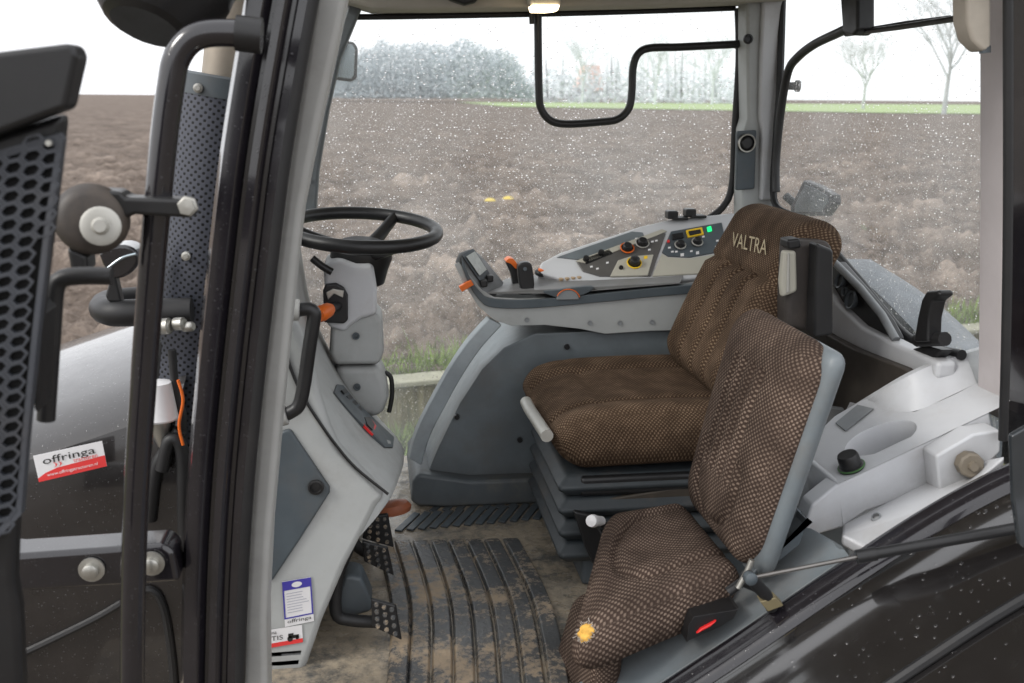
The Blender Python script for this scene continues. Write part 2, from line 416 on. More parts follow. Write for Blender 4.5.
# ploughed field: one sheet, finer near the cab
m = MB(); rows = []
ds = [0.14]
while ds[-1] < 700: ds.append(ds[-1] + .04 + ds[-1]*.0145)
def clod(p, k, z):
    dd, _ = noise.voronoi(V((p.x*k, p.y*k, z))); return max(0, .55-dd[0])/.55
for d in ds:
    w0, w1 = -4.5-d*.95, 7+d*1.0; n = 400; row = []
    for i in range(n+1):
        s = w0 + (w1-w0)*i/n; p = on(s, d, GZ)
        f = 1/(1+d/45)
        q = V((p.x + .25*noise.noise(V((p.x*2, p.y*2, 9))), p.y + .25*noise.noise(V((p.x*2, p.y*2, 19))), 0))
        h = noise.fractal(V((p.x*.7, p.y*1.3, 0)), 1.0, 2.0, 4)*.09
        h += clod(q, 1.9, 0)*.24*max(0, .5+noise.noise(V((p.x*.8, p.y*.8, 40))))
        if d < 40: h += clod(q, 4.6, 3)*.14
        if d < 18: h += clod(q, 10, 7)*.06
        h += sin((p.x*-.10+p.y)*2*pi/.9+noise.noise(p*.6)*2)*.045
        p.z += h*f*min(1, d/.5) - .03
        row.append(p)
    rows.append(row)
m.loft(rows, closed=False); structure(m.build('ploughed_field', M['soil'], sharp=0, weld=0))
# strip of green meadow towards the horizon on the right
def gp(px_, py_, z): return P(px_, py_, Z=z)
def strip(pts, z): return [gp(a, b, z) for a, b in pts]
mz = GZ + .06
m = MB(); m.face([V((20, 240, mz)), V((20, 150, mz)), V((60, 112, mz)), V((130, 92, mz)), V((400, 60, mz)), V((600, 200, mz)), V((300, 330, mz))])
structure(m.build('meadow', M['meadow'], smooth=False))
# wall
w = thing('retaining_wall', 'low mossy concrete wall along the edge of the ploughed field', 'wall', on(5, 0, 0))
MB().prism([on(-14, 0, 0), on(30, 0, 0), on(30, .12, 0), on(-14, .12, 0)], (0, 0, .40)).build('wall_face', M['concrete'], w)
MB().prism([on(-14, -.03, .40), on(30, -.03, .40), on(30, .16, .40), on(-14, .16, .40)], (0, 0, .035)).build('coping', M['coping'], w, bevel=.01)
# grass tufts on the verge and on top of the wall
m = MB()
def tuft(p, h, k):
    for _ in range(k):
        a = random.uniform(0, 2*pi); b = p + V((cos(a), sin(a), 0))*random.uniform(0, .07); ln = random.uniform(.4, 1)*h
        t = b + V((cos(a)*ln*.5, sin(a)*ln*.5, ln)); sd = V((-sin(a), cos(a), 0))*random.uniform(.003, .007)
        mid = lerp(b, t, .55) + V((0, 0, ln*.1))
        m.face([b-sd, b+sd, mid+sd*.7, mid-sd*.7]); m.face([mid-sd*.7, mid+sd*.7, t])
for _ in range(1100): tuft(on(random.uniform(-3, 8), -abs(random.gauss(.02, .35)), 0), random.uniform(.10, .26), 9)
for _ in range(700): tuft(on(random.uniform(-.4, 2.2), -abs(random.gauss(.02, .2)), 0), random.uniform(.10, .24), 9)
for _ in range(900): tuft(on(random.uniform(-.6, 2.6), .17+abs(random.gauss(0, .3)), GZ-.03), random.uniform(.04, .12), 4)
for _ in range(650):
    s = random.uniform(-2, 9)
    if noise.noise(V((s*.9, 0, 4))) > -.25 or s > 3.2: tuft(on(s, .16+abs(random.gauss(0, .16)), GZ-.03), random.uniform(.08, .26), 8)
structure_grass = m.build('grass_tufts', M['blade'], smooth=False, recalc=False, weld=0)
meta(structure_grass, 'tufts of rough green grass growing along the mossy concrete wall', 'grass', kind='stuff')
# distant wood and trees
def branch(m, p, d, ln, r, depth, tips, bare=True):
    n = 3; pts = [p]; 
    for i in range(n):
        d = (d + V((random.gauss(0, .16), random.gauss(0, .16), random.gauss(.02, .10)))).normalized(); pts.append(pts[-1] + d*ln/n)
    m.tube(pts, [r*(1-.35*i/n) for i in range(n+1)], 5 if depth > 1 else 3, caps=False)
    if depth == 0: tips.append(pts[-1]); return
    for k in range(random.choice((2, 3, 3, 4))):
        a = random.uniform(0, 2*pi); s = random.uniform(.35, .85)
        nd = (d + V((cos(a)*s, sin(a)*s, random.uniform(-.05, .3)))).normalized()
        branch(m, pts[random.choice((2, 3, 3))], nd, ln*random.uniform(.6, .82), r*.55, depth-1, tips)
def bare_tree(px_, base_y, top_y, Y, mm, label, group):
    o = P(px_, base_y, Y=Y); o.z = GZ; top = P(px_, top_y, Y=Y); H = top.z-o.z
    t = thing('bare_tree', label, 'tree', o, group)
    m = MB(); m.tube([o-V((0,0,.3)), o+V((.05, 0, H*.12)), o+V((.1, 0, H*.30))], [H*.022, H*.017, H*.014], 7); m.build('trunk', mm, t)
    m = MB(); tips = []
    for k in range(7):
        a = 2*pi*k/7+random.uniform(-.3, .3); s = random.uniform(.25, .75)
        branch(m, o+V((.1, 0, H*random.uniform(.22, .36))), V((cos(a)*s, sin(a)*s, 1)).normalized(), H*random.uniform(.2, .29), H*.009, 3, tips)
    for p in tips:
        for _ in range(3):
            q = p + V((random.gauss(0, 1), random.gauss(0, 1), random.gauss(0.3, 1)))*H*.04
            m.tube([p, q], [H*.0016, H*.0008], 3, caps=False)
    m.build('crown', mm, t, weld=0)
    return t
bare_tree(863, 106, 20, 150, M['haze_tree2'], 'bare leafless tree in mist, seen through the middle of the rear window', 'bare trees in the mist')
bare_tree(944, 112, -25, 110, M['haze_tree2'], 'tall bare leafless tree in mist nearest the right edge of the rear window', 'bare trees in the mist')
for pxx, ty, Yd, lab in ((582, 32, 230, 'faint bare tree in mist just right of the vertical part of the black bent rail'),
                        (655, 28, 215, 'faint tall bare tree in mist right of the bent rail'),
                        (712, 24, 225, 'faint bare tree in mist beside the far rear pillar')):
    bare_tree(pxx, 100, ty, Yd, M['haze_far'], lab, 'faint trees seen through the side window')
def leafmass(name, pts_px, Y, mm, n, size, label, depth=14, trunks=60):
    m = MB()
    xs = [a for a, b, c in pts_px]
    for _ in range(n):
        x = random.uniform(min(xs), max(xs))
        for i in range(len(pts_px)-1):
            if pts_px[i][0] <= x <= pts_px[i+1][0]:
                f = (x-pts_px[i][0])/(pts_px[i+1][0]-pts_px[i][0]); top = lerp(pts_px[i][1], pts_px[i+1][1], f); bot = lerp(pts_px[i][2], pts_px[i+1][2], f)
        lump = noise.noise(V((x*.075, 1, 0)))*9 + noise.noise(V((x*.25, 5, 0)))*4
        y = lerp(top+lump*1.3, bot, random.random()**.75)
        p = P(x, y, Y=Y); p.y += random.uniform(-depth, depth)
        a = V((random.gauss(0, 1), random.gauss(0, 1), random.gauss(0, 1))).normalized(); b = a.orthogonal().normalized()
        s = size*random.uniform(.5, 1.3)
        m.face([p-a*s, p+b*s*.6, p+a*s, p-b*s*.6])
    for _ in range(trunks):
        x = random.uniform(min(xs)+8, max(xs)-8); p = P(x, 98, Y=Y); q = P(x+random.uniform(-3, 3), random.uniform(50, 62), Y=Y); w_ = V((random.uniform(.12, .3), 0, 0))
        m.face([p-w_, p+w_, q+w_*.4, q-w_*.4])
    return m.build(name, mm, None, smooth=False, recalc=False, weld=0)
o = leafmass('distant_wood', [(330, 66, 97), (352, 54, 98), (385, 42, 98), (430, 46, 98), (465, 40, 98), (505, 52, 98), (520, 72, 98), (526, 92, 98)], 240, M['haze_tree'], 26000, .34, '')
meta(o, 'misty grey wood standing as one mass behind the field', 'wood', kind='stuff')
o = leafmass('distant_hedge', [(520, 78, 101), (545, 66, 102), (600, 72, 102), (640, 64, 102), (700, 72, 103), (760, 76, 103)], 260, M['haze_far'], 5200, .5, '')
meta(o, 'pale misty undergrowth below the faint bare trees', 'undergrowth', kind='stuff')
b0 = P(588, 99, Y=285); b0.z = GZ
bt = thing('barn', 'hazy building with an orange red roof between the faint bare trees', 'barn', b0)
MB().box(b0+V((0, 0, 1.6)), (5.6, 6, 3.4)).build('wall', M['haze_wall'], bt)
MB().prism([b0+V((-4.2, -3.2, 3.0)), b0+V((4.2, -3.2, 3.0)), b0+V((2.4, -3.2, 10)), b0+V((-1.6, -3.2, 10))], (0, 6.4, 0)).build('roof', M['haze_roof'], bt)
for (lx, ly, lab) in ((490, 204, 'left of two yellow fallen leaves on the ploughed soil'), (508, 202, 'right of two yellow fallen leaves on the ploughed soil')):
    c = P(lx, ly, Z=GZ+.30); m = MB()
    m.loft([[c+V((cos(a)*rr*1.2, sin(a)*rr*.7, .05+z)) for a in [2*pi*k/10 for k in range(10)]] for rr, z in ((.01, .03), (.04, .02), (.06, .0), (.065, -.01))])
    meta(m.build('fallen_leaf', M['leaf']), lab, 'leaf', 'yellow leaves on the soil')

# ================================================================== TRACTOR
tr = thing('tractor', 'dark tractor whose open cab shows grey trim, wet windows and muddy floor', 'tractor', V((.4, 2.5, 0)))
FZ = .90
# ---- floor
x0, x1 = -.62, 1.30
MB().prism([V((x0, 1.70, FZ-.05)), V((1.3, 1.70, FZ-.05)), V((1.3, 3.24, FZ-.05)), V((x0, 3.24, FZ-.05))], (0, 0, .05)).build('cab_floor', M['mat'], tr, bevel=.01)
# curved ribs of the rubber mat
m = MB()
ribs = [(384,396), (402,418), (420,442), (438,465), (455,489), (473,513), (491,537), (510, 562)]
for a, b in ribs:
    p0 = P(a, 541+(a-386)*-.02, Z=FZ); p1 = P(b, 700, Z=FZ); pm = lerp(p0, p1, .5) + V((.026, 0, .004))
    cl = smooth([p0, pm, p1], 8)
    rings = []
    for i, c in enumerate(cl):
        hw, hh = .0185, .010
        if i in (0, len(cl)-1): hh = .002
        rings.append([c+V((-hw*1.3, 0, -.004)), c+V((-hw, 0, hh)), c+V((hw, 0, hh)), c+V((hw*1.3, 0, -.004))])
    m.loft(rings)
m.build('mat_rib', M['rib'], tr, bevel=.005)
m = MB()
for i in range(13):
    p = P(398+i*11.5, 532-i*1.0, Z=FZ)
    d = V((.5, 1, 0)).normalized(); n_ = V((d.y, -d.x, 0))*.011
    e = p + d*.13
    m.prism([p-n_, p+n_, e+n_, e-n_], (0, 0, .006))
for i in range(7):
    p = P(432+i*13, 512-i*.6, Z=FZ); d = V((.55, 1, 0)).normalized(); n_ = V((d.y, -d.x, 0))*.010; e = p+d*.12
    m.prism([p-n_, p+n_, e+n_, e-n_], (0, 0, .005))
m.build('mat_chevron', M['slate'], tr, bevel=.002)
# raised step edge right of the ribs (base of the driver seat)
plate('seat_plinth', [(527, 545), (548, 530), (700, 525), (740, 683), (556, 683), (552, 640), (540, 590)], 2.36, .5, M['mat'], tr, bevel=.012)
# ---- right hand console base
plate('console_base', [(414, 472), (420, 446), (433, 415), (452, 376), (472, 345), (492, 325), (520, 312), (720, 318), (760, 480), (620, 478), (520, 482), (428, 483)], 2.815, .30, M['slate2'], tr, bevel=.018, seg=4)
pl_ = [(416, 462), (424, 434), (440, 402), (458, 370), (476, 344), (496, 322)]
m = MB(); a = px(pl_, 2.80, 5, False)
m.loft([[p+V((-.020, -.004, .012)), p+V((.016, -.010, -.008)), p+V((.018, .03, -.012)), p+V((-.024, .03, .014))] for p in a])
m.build('console_trim', plain('bluish_grey_trim', (.33, .37, .395), .42, dirt=.25, grain=.1), tr, bevel=.004)
plate('console_plinth', [(411, 502), (412, 482), (418, 474), (470, 481), (560, 478), (700, 474), (705, 500), (560, 503), (450, 508), (418, 507)], 2.765, .36, M['slate3'], tr, bevel=.012, comp=0)
for c in ((457, 417), (567, 347), (520, 440)):
    MB().lathe(P(c[0], c[1], Y=2.812), (0, 1, 0), [(-.004, .0), (-.004, .008), (.004, .009)], 12).build('console_screw', M['black'], tr)
# ---- near A pillar: grey inner lining, black frame with seals
plate('front_pillar', [(316, -25), (352, -25), (341, 40), (322, 125), (306, 205), (299, 262), (291, 340), (282, 430), (274, 520), (270, 600), (268, 720), (240, 720), (246, 600), (252, 500), (261, 390), (274, 280), (290, 150), (304, 60)], 1.72, .10, M['pillar'], tr, bevel=.014, seg=4)
# black frame: swept profile
path = [(284, -30), (268, 60), (252, 160), (240, 260), (228, 370), (218, 480), (212, 590), (209, 720)]
cl = px(path, 1.62, 5, False)
prof = [(-.050, .05), (-.052, .012), (-.044, -.006), (-.022, -.010), (-.012, .0), (-.010, .012), (-.004, .012), (-.002, -.004), (.010, -.008), (.018, -.002), (.020, .012), (.026, .012), (.030, .002), (.044, .0), (.052, .012), (.052, .06), (.045, .1), (-.045, .1)]
m = MB(); m.loft([[c + V((a, b, 0)) for a, b in prof] for c in cl]); m.build('door_frame', M['gloss'], tr, sharp=50)
m = MB(); m.tube([c+V((.047, .012, 0)) for c in cl], .013, 10); m.tube([c+V((.006, .012, 0)) for c in cl], .009, 8); m.build('door_seal', M['rubber'], tr)
# far A pillar + far roof edge + far C pillar
plate('far_front_pillar', [(352, -5), (362, 8), (341, 60), (330, 110), (320, 170), (316, 215), (300, 215), (303, 190), (318, 120), (334, 40)], 3.20, .07, M['slate2'], tr, bevel=.01)
plate('far_rear_pillar', [(737, -20), (786, -20), (783, 60), (779, 130), (776, 192), (774, 250), (733, 250), (733, 185), (735, 128), (738, 118), (737, 60)], 3.14, .09, M['grey'], tr, bevel=.012, seg=4)
plate('pillar_edge', [(760, -20), (787, -20), (784, 60), (780, 130), (777, 200), (757, 200), (758, 130), (756, 118), (757, 60)], 3.125, .03, M['white'], tr, bevel=.01, seg=3)
pp = plate('pillar_panel', [(735, 131), (757, 130), (755, 189), (734, 190)], 3.128, .02, M['slate'], tr, bevel=.006)
c = P(746, 143, Y=3.126); MB().lathe(c, (0, -1, 0), [(-.004, .029), (.008, .029), (.010, .024), (.006, .022), (.012, .015), (.012, .0)], 24).build('speaker_dial', M['black'], pp)
MB().tube([c+V((cos(t)*.027, -.010, sin(t)*.027)) for t in [2*pi*k/24 for k in range(25)]], .0028, 6, False).build('dial_ring', M['steel'], pp)
MB().lathe(P(748, 39, Y=3.12), (0, -1, 0), [(0, .016), (.006, .015), (.007, .010), (.002, .008), (.002, 0)], 16).build('pillar_plug', M['black'], tr)
# roof, headliner
MB().box((.62, 2.48, 2.52), (1.6, 1.75, .10)).build('roof', M['tan'], tr, bevel=.03)
plate('headliner', [(300, -60), (790, -60), (790, 0), (738, 5), (640, 9), (540, 12), (430, 14), (372, 14), (340, 5), (320, -20)], 3.08, .20, M['tan'], tr, bevel=.012)
pipe('window_seal', [(352, 17), (400, 16.5), (540, 14), (650, 11), (735, 8)], 3.255, .009, M['rubber'], tr)
pipe('window_seal', [(738, 8), (739, 60), (735, 128), (732, 185), (722, 208), (700, 224)], 3.235, .012, M['rubber'], tr)
plate('pod', [(446, 1), (452, -6), (480, -6), (476, 3), (463, 7)], 3.05, .06, M['black'], tr, bevel=.01)
# side window pane (far)
m = MB(); q = px([(262, -14), (744, -14), (744, 260), (744, 492), (340, 492), (262, 300)], 3.262); m.face(q)
m.build('side_window', M['pane'], tr, smooth=False)
# windscreen
m = MB(); m.face([P(330, -30, Y=1.80), P(352, -10, Y=3.2), P(300, 230, Y=3.2), P(262, 380, Y=1.80)]); m.build('windscreen', M['pane'], tr, smooth=False)
# rear window: pane, black tube frame, seals, latch
RX = 1.30
def rx(pts, X=RX, sm=0): 
    q = [P(a, b, X=X) for a, b in pts]; return smooth(q, sm) if sm else q
m = MB(); m.face([V((RX, 1.75, 2.50)), V((RX, 3.14, 2.50)), V((RX, 3.14, 1.25)), V((RX, 1.75, 1.25))]); m.build('rear_window', M['pane2'], tr, smooth=False)
MB().tube(rx([(776, 192), (776, 160), (781, 110), (788, 72), (798, 57), (815, 44), (840, 32), (856, 24)], RX-.03, 6), .013, 12).build('rear_window_tube', M['black'], tr)
MB().tube(rx([(783, -20), (780, 80), (776, 140), (774, 200), (790, 215)], RX-.01, 5), .012, 8).build('rear_window_seal', M['rubber'], tr)
MB().tube(rx([(826, 240), (840, 258), (862, 284), (885, 313), (905, 335), (930, 348), (962, 355)], RX-.015, 6), .012, 10).build('rear_window_seal', M['rubber'], tr)
lt = MB().prism(rx([(913, 342), (917, 318), (921, 300), (926, 291), (938, 290), (940, 295), (932, 301), (928, 318), (927, 342)], RX-.10), (.035, 0, 0)).build('window_latch', M['black'], tr, bevel=.006)
MB().tube(rx([(918, 340), (945, 339)], RX-.075), .016, 12).build('latch_pivot', M['rubber'], lt)
MB().prism(rx([(908, 350), (925, 345), (942, 350), (930, 362)], RX-.07), (.03, 0, 0)).build('latch_base', M['black'], lt, bevel=.004)
c = P(795, 86, X=RX+.03); MB().lathe(c, (1, -.8, 0), [(-.03, .012), (.0, .012), (.002, .018), (.014, .018), (.016, .014)], 14).build('window_hinge', M['black'], tr)
# fender trim behind the driver seat, seen under the rear window
m = MB(); m.prism([P(a, b, X=1.22) for a, b in [(826, 285), (836, 302), (861, 326), (896, 344), (931, 358), (938, 362), (936, 380), (920, 380), (880, 362), (850, 346), (824, 336)]], (.05, 0, 0)); m.build('rear_trim', M['white'], tr, bevel=.012)
m = MB(); m.prism([P(a, b, X=1.24) for a, b in [(820, 262), (836, 262), (862, 292), (884, 320), (895, 340), (861, 328), (834, 302), (820, 290)]], (.03, 0, 0)); m.build('vent_cavity', M['black'], tr, bevel=.006)
m = MB(); m.tube([P(a, b, X=1.235) for a, b in [(834, 262), (860, 288), (882, 315), (896, 340)]], .010, 10); m.build('vent_arc', M['mid'], tr)
m = MB()
for a, b, r in ((841, 281, .020), (852, 300, .024), (846, 292, .012)):
    m.lathe(P(a, b, X=1.232), (-1, 0, .2), [(-.012, r*.7), (.006, r*.8), (.008, r), (0, r)], 18)
m.build('vent_nozzle', M['slate'], tr)
m = MB(); m.prism([P(a, b, X=1.20) for a, b in [(830, 336), (852, 348), (903, 368), (925, 384), (905, 430), (770, 430), (770, 320), (800, 315)]], (.04, 0, 0)); m.build('rear_recess', plain('dark_recess', (.06, .05, .042), .6, dirt=.3), tr, bevel=.006)
# right hand fender outside the rear window
fq = smooth([P(a, b, X=1.42) for a, b in [(838, 262), (852, 272), (872, 288), (893, 308), (912, 328), (928, 344), (942, 356), (955, 366)]], 4)
m = MB(); m.loft([[p, p+V((.03, .02, .006)), p+V((.16, .10, -.01)), p+V((.34, .2, -.10)), p+V((.40, .2, -.3)), p+V((0, 0, -.3))] for p in fq])
m.build('fender', plain('wet_grey_paint', (.12, .14, .16), .5, drops=.1, dirt=.2), tr, sharp=50, label='wet grey fender outside the rear window')
# ---- near rear pillar
plate('rear_pillar', [(985, -30), (1004, -30), (1003, 200), (1001, 340), (999, 412), (984, 412), (985, 340), (987, 200)], 1.84, .08, plain('pinkish_grey_lining', (.50, .46, .46), .5, dirt=.15, var=.05), tr, bevel=.012)
plate('rear_door_frame', [(1003, -40), (1120, -40), (1120, 470), (1010, 470), (1000, 440), (1001, 340), (1003, 200)], 1.74, .10, M['gloss'], tr, bevel=.012)
pipe('rear_door_seal', [(1008, -30), (1008, 200), (1006, 340), (1003, 440)], 1.73, .009, M['rubber'], tr)
# ---- left fender inner moulding (pale grey)
A1 = P(838, 484, Y=1.80); B1 = P(990, 412, Y=1.80); nrm = (B1-A1).cross(V((0, 1, 0))).normalized()
dk = (A1, nrm)
def D(a, b): return P(a, b, pl=dk)
upn = nrm if nrm.z > 0 else -nrm
def deck():
    bm = bmesh.new(); m = MB(); m.bm.free(); m.bm = bm
    og = [(838, 484), (912, 449), (990, 412), (1010, 402), (1010, 366), (950, 397), (914, 412), (866, 398), (835, 416), (800, 450)]
    cx, cy = 881, 438; n = 120
    def edge(t):
        dx, dy = cos(t), sin(t); best = 1e9
        for i in range(len(og)):
            (x1, y1), (x2, y2) = og[i-1], og[i]; ex_, ey_ = x2-x1, y2-y1; den = dx*ey_-dy*ex_
            if abs(den) < 1e-9: continue
            a_ = ((x1-cx)*ey_-(y1-cy)*ex_)/den; b_ = ((x1-cx)*dy-(y1-cy)*dx)/den
            if a_ > 0 and -1e-6 <= b_ <= 1+1e-6: best = min(best, a_)
        return (cx+dx*best, cy+dy*best)
    op = [(cx+36*cos(t), cy-11*cos(t)+14*sin(t)) for t in [2*pi*k/n for k in range(n)]]
    outer = [D(*edge(atan2(b-cy, a-cx))) for a, b in op]; ov = [D(a, b) for a, b in op]
    m.loft([outer, ov], caps=False)
    c = sum(ov, V())/len(ov)
    m.loft([ov, [lerp(p, c, .03)-upn*.004 for p in ov], [lerp(p, c, .06)-upn*.03 for p in ov], [lerp(p, c, .14)-upn*.062 for p in ov], [lerp(p, c, .6)-upn*.068 for p in ov], [lerp(p, c, .98)-upn*.068 for p in ov]], caps=False)
    return m.build('fender_moulding', M['white'], tr, sharp=32, weld=1e-4)
mo = deck()
plate('moulding_side', [(838, 484), (990, 412), (1000, 470), (912, 496), (866, 512), (842, 528), (800, 540), (812, 505)], 1.801, .05, M['white'], mo, bevel=.006, seg=3, comp=0)
MB().prism([P(812, 530, Y=1.80), P(846, 528, Y=1.80), P(838, 483, Y=1.80), P(800, 452, Y=1.95), P(790, 520, Y=1.95)], (0.012, .02, 0)).build('moulding_end', M['white'], mo, bevel=.01)
# lower ledge and boss
MB().prism([P(843, 524, Y=1.81), P(925, 482, Y=1.81), P(975, 462, Y=1.81), P(1006, 455, Y=1.68), P(956, 496, Y=1.68), P(866, 548, Y=1.68), P(842, 534, Y=1.72)], (0, .0, -.025)).build('moulding_ledge', M['white'], mo, bevel=.007)
MB().lathe(P(876, 518, Y=1.74), V((-.3, -.25, 1)), [(-.004, .013), (.004, .013), (.005, .009), (-.006, .008), (-.006, 0)], 20, .7).build('bolt_hole', M['mid'], mo)
MB().prism(px([(936, 456), (974, 434), (1001, 430), (1001, 452), (972, 480), (940, 493)], 1.75), (0, .055, 0)).build('moulding_boss', M['white'], mo, bevel=.006, seg=3)
kb = MB().lathe(P(969, 464, Y=1.735), (-.15, -1, .1), [(-.01, .026), (.012, .026), (.016, .022), (.016, .010), (.026, .009), (.026, 0)], 9).build('boss_bolt', plain('dirty_bolt', (.20, .17, .13), .6, dirt=.5), mo)
# tall curved back wall of the moulding
bs = smooth([D(a, b) for a, b in [(850, 402), (882, 409), (914, 411), (952, 395), (1010, 367)]], 8)
tpx = [(848, 412), (874, 396), (912, 374), (952, 358), (1010, 341)]
yy = [D(a, b).y for a, b in [(850, 402), (882, 409), (914, 411), (952, 395), (1010, 367)]]
tp = smooth([P(a, b, Y=y+.05) for (a, b), y in zip(tpx, yy)], 8)
m = MB(); m.loft([[b, lerp(b, t, .5)+V((0, -.004, -.004)), t+V((0, -.006, -.012)), t+V((0, 0, 0)), t+V((.006, .02, 0)), t+V((.01, .03, -.02)), b+V((.02, .09, -.10)), b+V((0, .03, -.05))] for b, t in zip(bs, tp)])
m.build('moulding_wall', M['white'], mo, sharp=25)
plate('moulding_core', [(765, 395), (850, 408), (990, 352), (1000, 480), (800, 590), (765, 570)], 2.32, .02, M['mid'], mo)
ex = (B1-A1).normalized(); ey = V((0, 1, 0))
m = MB(); m.prism([D(a, b)+upn*.002 for a, b in [(836, 424), (858, 406), (874, 410), (846, 432)]], upn*.002); m.build('pocket', M['mid'], mo)
kn = D(852, 468); m = MB(); m.lathe(kn, upn, [(0, .026), (.006, .027), (.008, .023), (.030, .022), (.034, .020), (.034, .0)], 24)
m.build('dial_knob', M['black'], mo)
MB().tube([kn + upn*.005 + (ex*cos(t)+ey*sin(t))*.027 for t in [2*pi*k/24 for k in range(25)]], .002, 6, False).build('dial_ring', plain('green_rubber_ring', (.05, .13, .04), .5), mo)
# ---- sill ledge, seal, outer fender (arched profile)
sp = [(560, 760), (640, 700), (730, 640), (800, 592), (850, 558), (905, 522), (960, 490), (1010, 466), (1080, 440)]
arch = smooth([P(a, b, Y=1.66) for a, b in sp], 6)
inner = smooth([P(a, b, Y=1.78) for a, b in [(520, 770), (590, 700), (670, 640), (735, 592), (785, 556), (838, 524), (880, 500), (930, 478), (1000, 450)]], 6)
def prof_sweep(pts, prof): return [[p + V((0, a, b)) for a, b in prof] for p in pts]
n_ = len(arch)
led = [i for i in range(n_) if P(0, 0, Y=1).x < 9 and arch[i].x < .905]
MB().loft([[arch[i]+V((0, -.005, -.06)), arch[i]+V((0, .0, .006)), arch[i]+V((0, .03, .012)), arch[i]+V((-.035, .10, .02)), arch[i]+V((-.04, .115, .016)), arch[i]+V((-.04, .12, -.08))] for i in led]).build('sill_ledge', M['slate2'], tr, bevel=.004)
MB().loft(prof_sweep(arch, [(-.005, .004), (-.012, .016), (-.026, .018), (-.034, .008), (-.046, .006), (-.062, -.004), (-.066, -.03), (-.03, -.05), (-.004, -.04)])).build('sill_seal', M['gloss'], tr, sharp=60)
rings = []
for i, p in enumerate(arch):
    rings.append([p+V((.0, -.060, -.012)), p+V((.004, -.075, -.010)), p+V((.008, -.10, -.030)), p+V((.01, -.16, -.052)), p+V((.02, -.28, -.075)), p+V((.03, -.45, -.10)), p+V((.04, -.62, -.14)), p+V((.05, -.74, -.21)), p+V((.05, -.78, -.35))])
MB().loft(rings, closed=False).build('fender', M['fender'], tr, sharp=0, label='wet dark brown fender at the lower right')
m = MB(); m.tube([p+V((.015, -.26, -.064)) for p in arch], .010, 8); m.build('fender_bead', M['rubber'], tr)
plate('sill_filler', [(752, 566), (800, 512), (850, 525), (850, 560), (790, 596)], 1.87, .02, M['slate2'], tr, comp=0)
# near door glass edge at right border
MB().prism(px([(1012, 436), (1040, 420), (1040, 560), (1020, 545), (1014, 500)], 1.40), (0, .012, 0)).build('door_glass', plain('dark_glass_edge', (.035, .04, .045), .1, coat=.5), tr, bevel=.003)
# ---- dash tower (footwell cowl)
nearp = [(268, 250), (276, 320), (283, 345), (292, 372), (303, 396), (318, 420), (336, 445), (356, 468), (388, 494), (384, 508), (340, 560), (300, 640)]
farp = [(300, 238), (308, 285), (313, 305), (321, 328), (332, 350), (343, 370), (357, 390), (376, 412), (400, 440), (399, 462), (372, 500), (330, 560)]
def cring(k, Ya, Yb, push):
    r_ = [lerp(P(*a, Y=1.965), P(*b, Y=2.72), k) for a, b in zip(nearp, farp)]
    c_ = sum(r_, V())/len(r_)
    r_ = smooth([p + V((push*.8, 0, push)) for p in r_], 3)
    x_ = min(p.x for p in r_) - .03
    return r_ + [V((x_, r_[0].y, .90)), V((x_-.02, r_[0].y, 1.6))]
MB().loft([cring(0, 0, 0, -.028), cring(.015, 0, 0, -.010), cring(.05, 0, 0, .002), cring(.2, 0, 0, .012), cring(.5, 0, 0, .02), cring(.8, 0, 0, .012), cring(.95, 0, 0, .0), cring(1, 0, 0, -.03)]).build('dash_cowl', M['grey'], tr, sharp=50)
plate('dash_side_panel', [(286, 300), (300, 322), (312, 352), (322, 392), (331, 420), (340, 440), (386, 493), (378, 505), (346, 565), (322, 620), (304, 672), (296, 720), (225, 720), (240, 560), (262, 400), (272, 320)], 1.955, .05, M['grey'], tr, bevel=.016, seg=4)
m = MB(); m.tube(px([(283, 345), (292, 372), (303, 396), (318, 420), (336, 445), (356, 468), (388, 494)], 1.953, 5, False), .0035, 6); m.build('panel_seam', M['black'], tr)
dp = plate('dash_access_panel', [(283, 428), (291, 426), (330, 484), (330, 492), (300, 540), (272, 582), (262, 580), (268, 500), (275, 440)], 1.948, .02, M['slate'], tr, bevel=.006)
MB().lathe(P(316, 487, Y=1.946), (0, -1, 0), [(0, .016), (.004, .016), (.005, .012), (-.0, .010), (.001, 0)], 20).build('panel_fastener', M['black'], dp)
MB().tube([P(325, 541, Y=1.957)+V((cos(t)*.006, 0, sin(t)*.006)) for t in [2*pi*k/16 for k in range(17)]], .002, 6, False).build('ring_plug', M['paper'], tr)
m = MB()
for i in range(6):
    y = 652+i*9.5; m.prism(px([(262, y+1), (302-i*2.4, y-2), (301-i*2.4, y+3), (262, y+6)], 1.955), (0, .01, -.0))
m.build('vent_slat', M['mid'], tr, bevel=.001)
# switch strip on the cowl's sloping top
cowl = [o for o in tr.children if o.name.startswith('dash_cowl')][0]
bpy.context.view_layer.update()
def hit_on(ob, a, b, h=0):
    inv = ob.matrix_world.inverted(); d = ray(a, b).normalized()
    ok, loc, nn, _ = ob.ray_cast(inv @ CAM, (inv.to_3x3() @ d).normalized())
    if not ok: return P(a, b, Y=2.3)
    n = (ob.matrix_world.to_3x3() @ nn).normalized()
    if n.dot(d) > 0: n = -n
    return ob.matrix_world @ loc + n*h
def drape(pts, h0, h1):
    a = [hit_on(cowl, x, y, h0) for x, y in pts]; b = [hit_on(cowl, x, y, h1) for x, y in pts]; m = MB(); m.loft([a, b]); return m
ss = drape([(333, 393), (336, 385), (342, 386), (352, 399), (366, 414), (380, 427), (393, 438), (392, 448), (384, 448), (368, 434), (352, 416), (340, 402)], -.002, .004).build('switch_strip', M['slate'], tr)
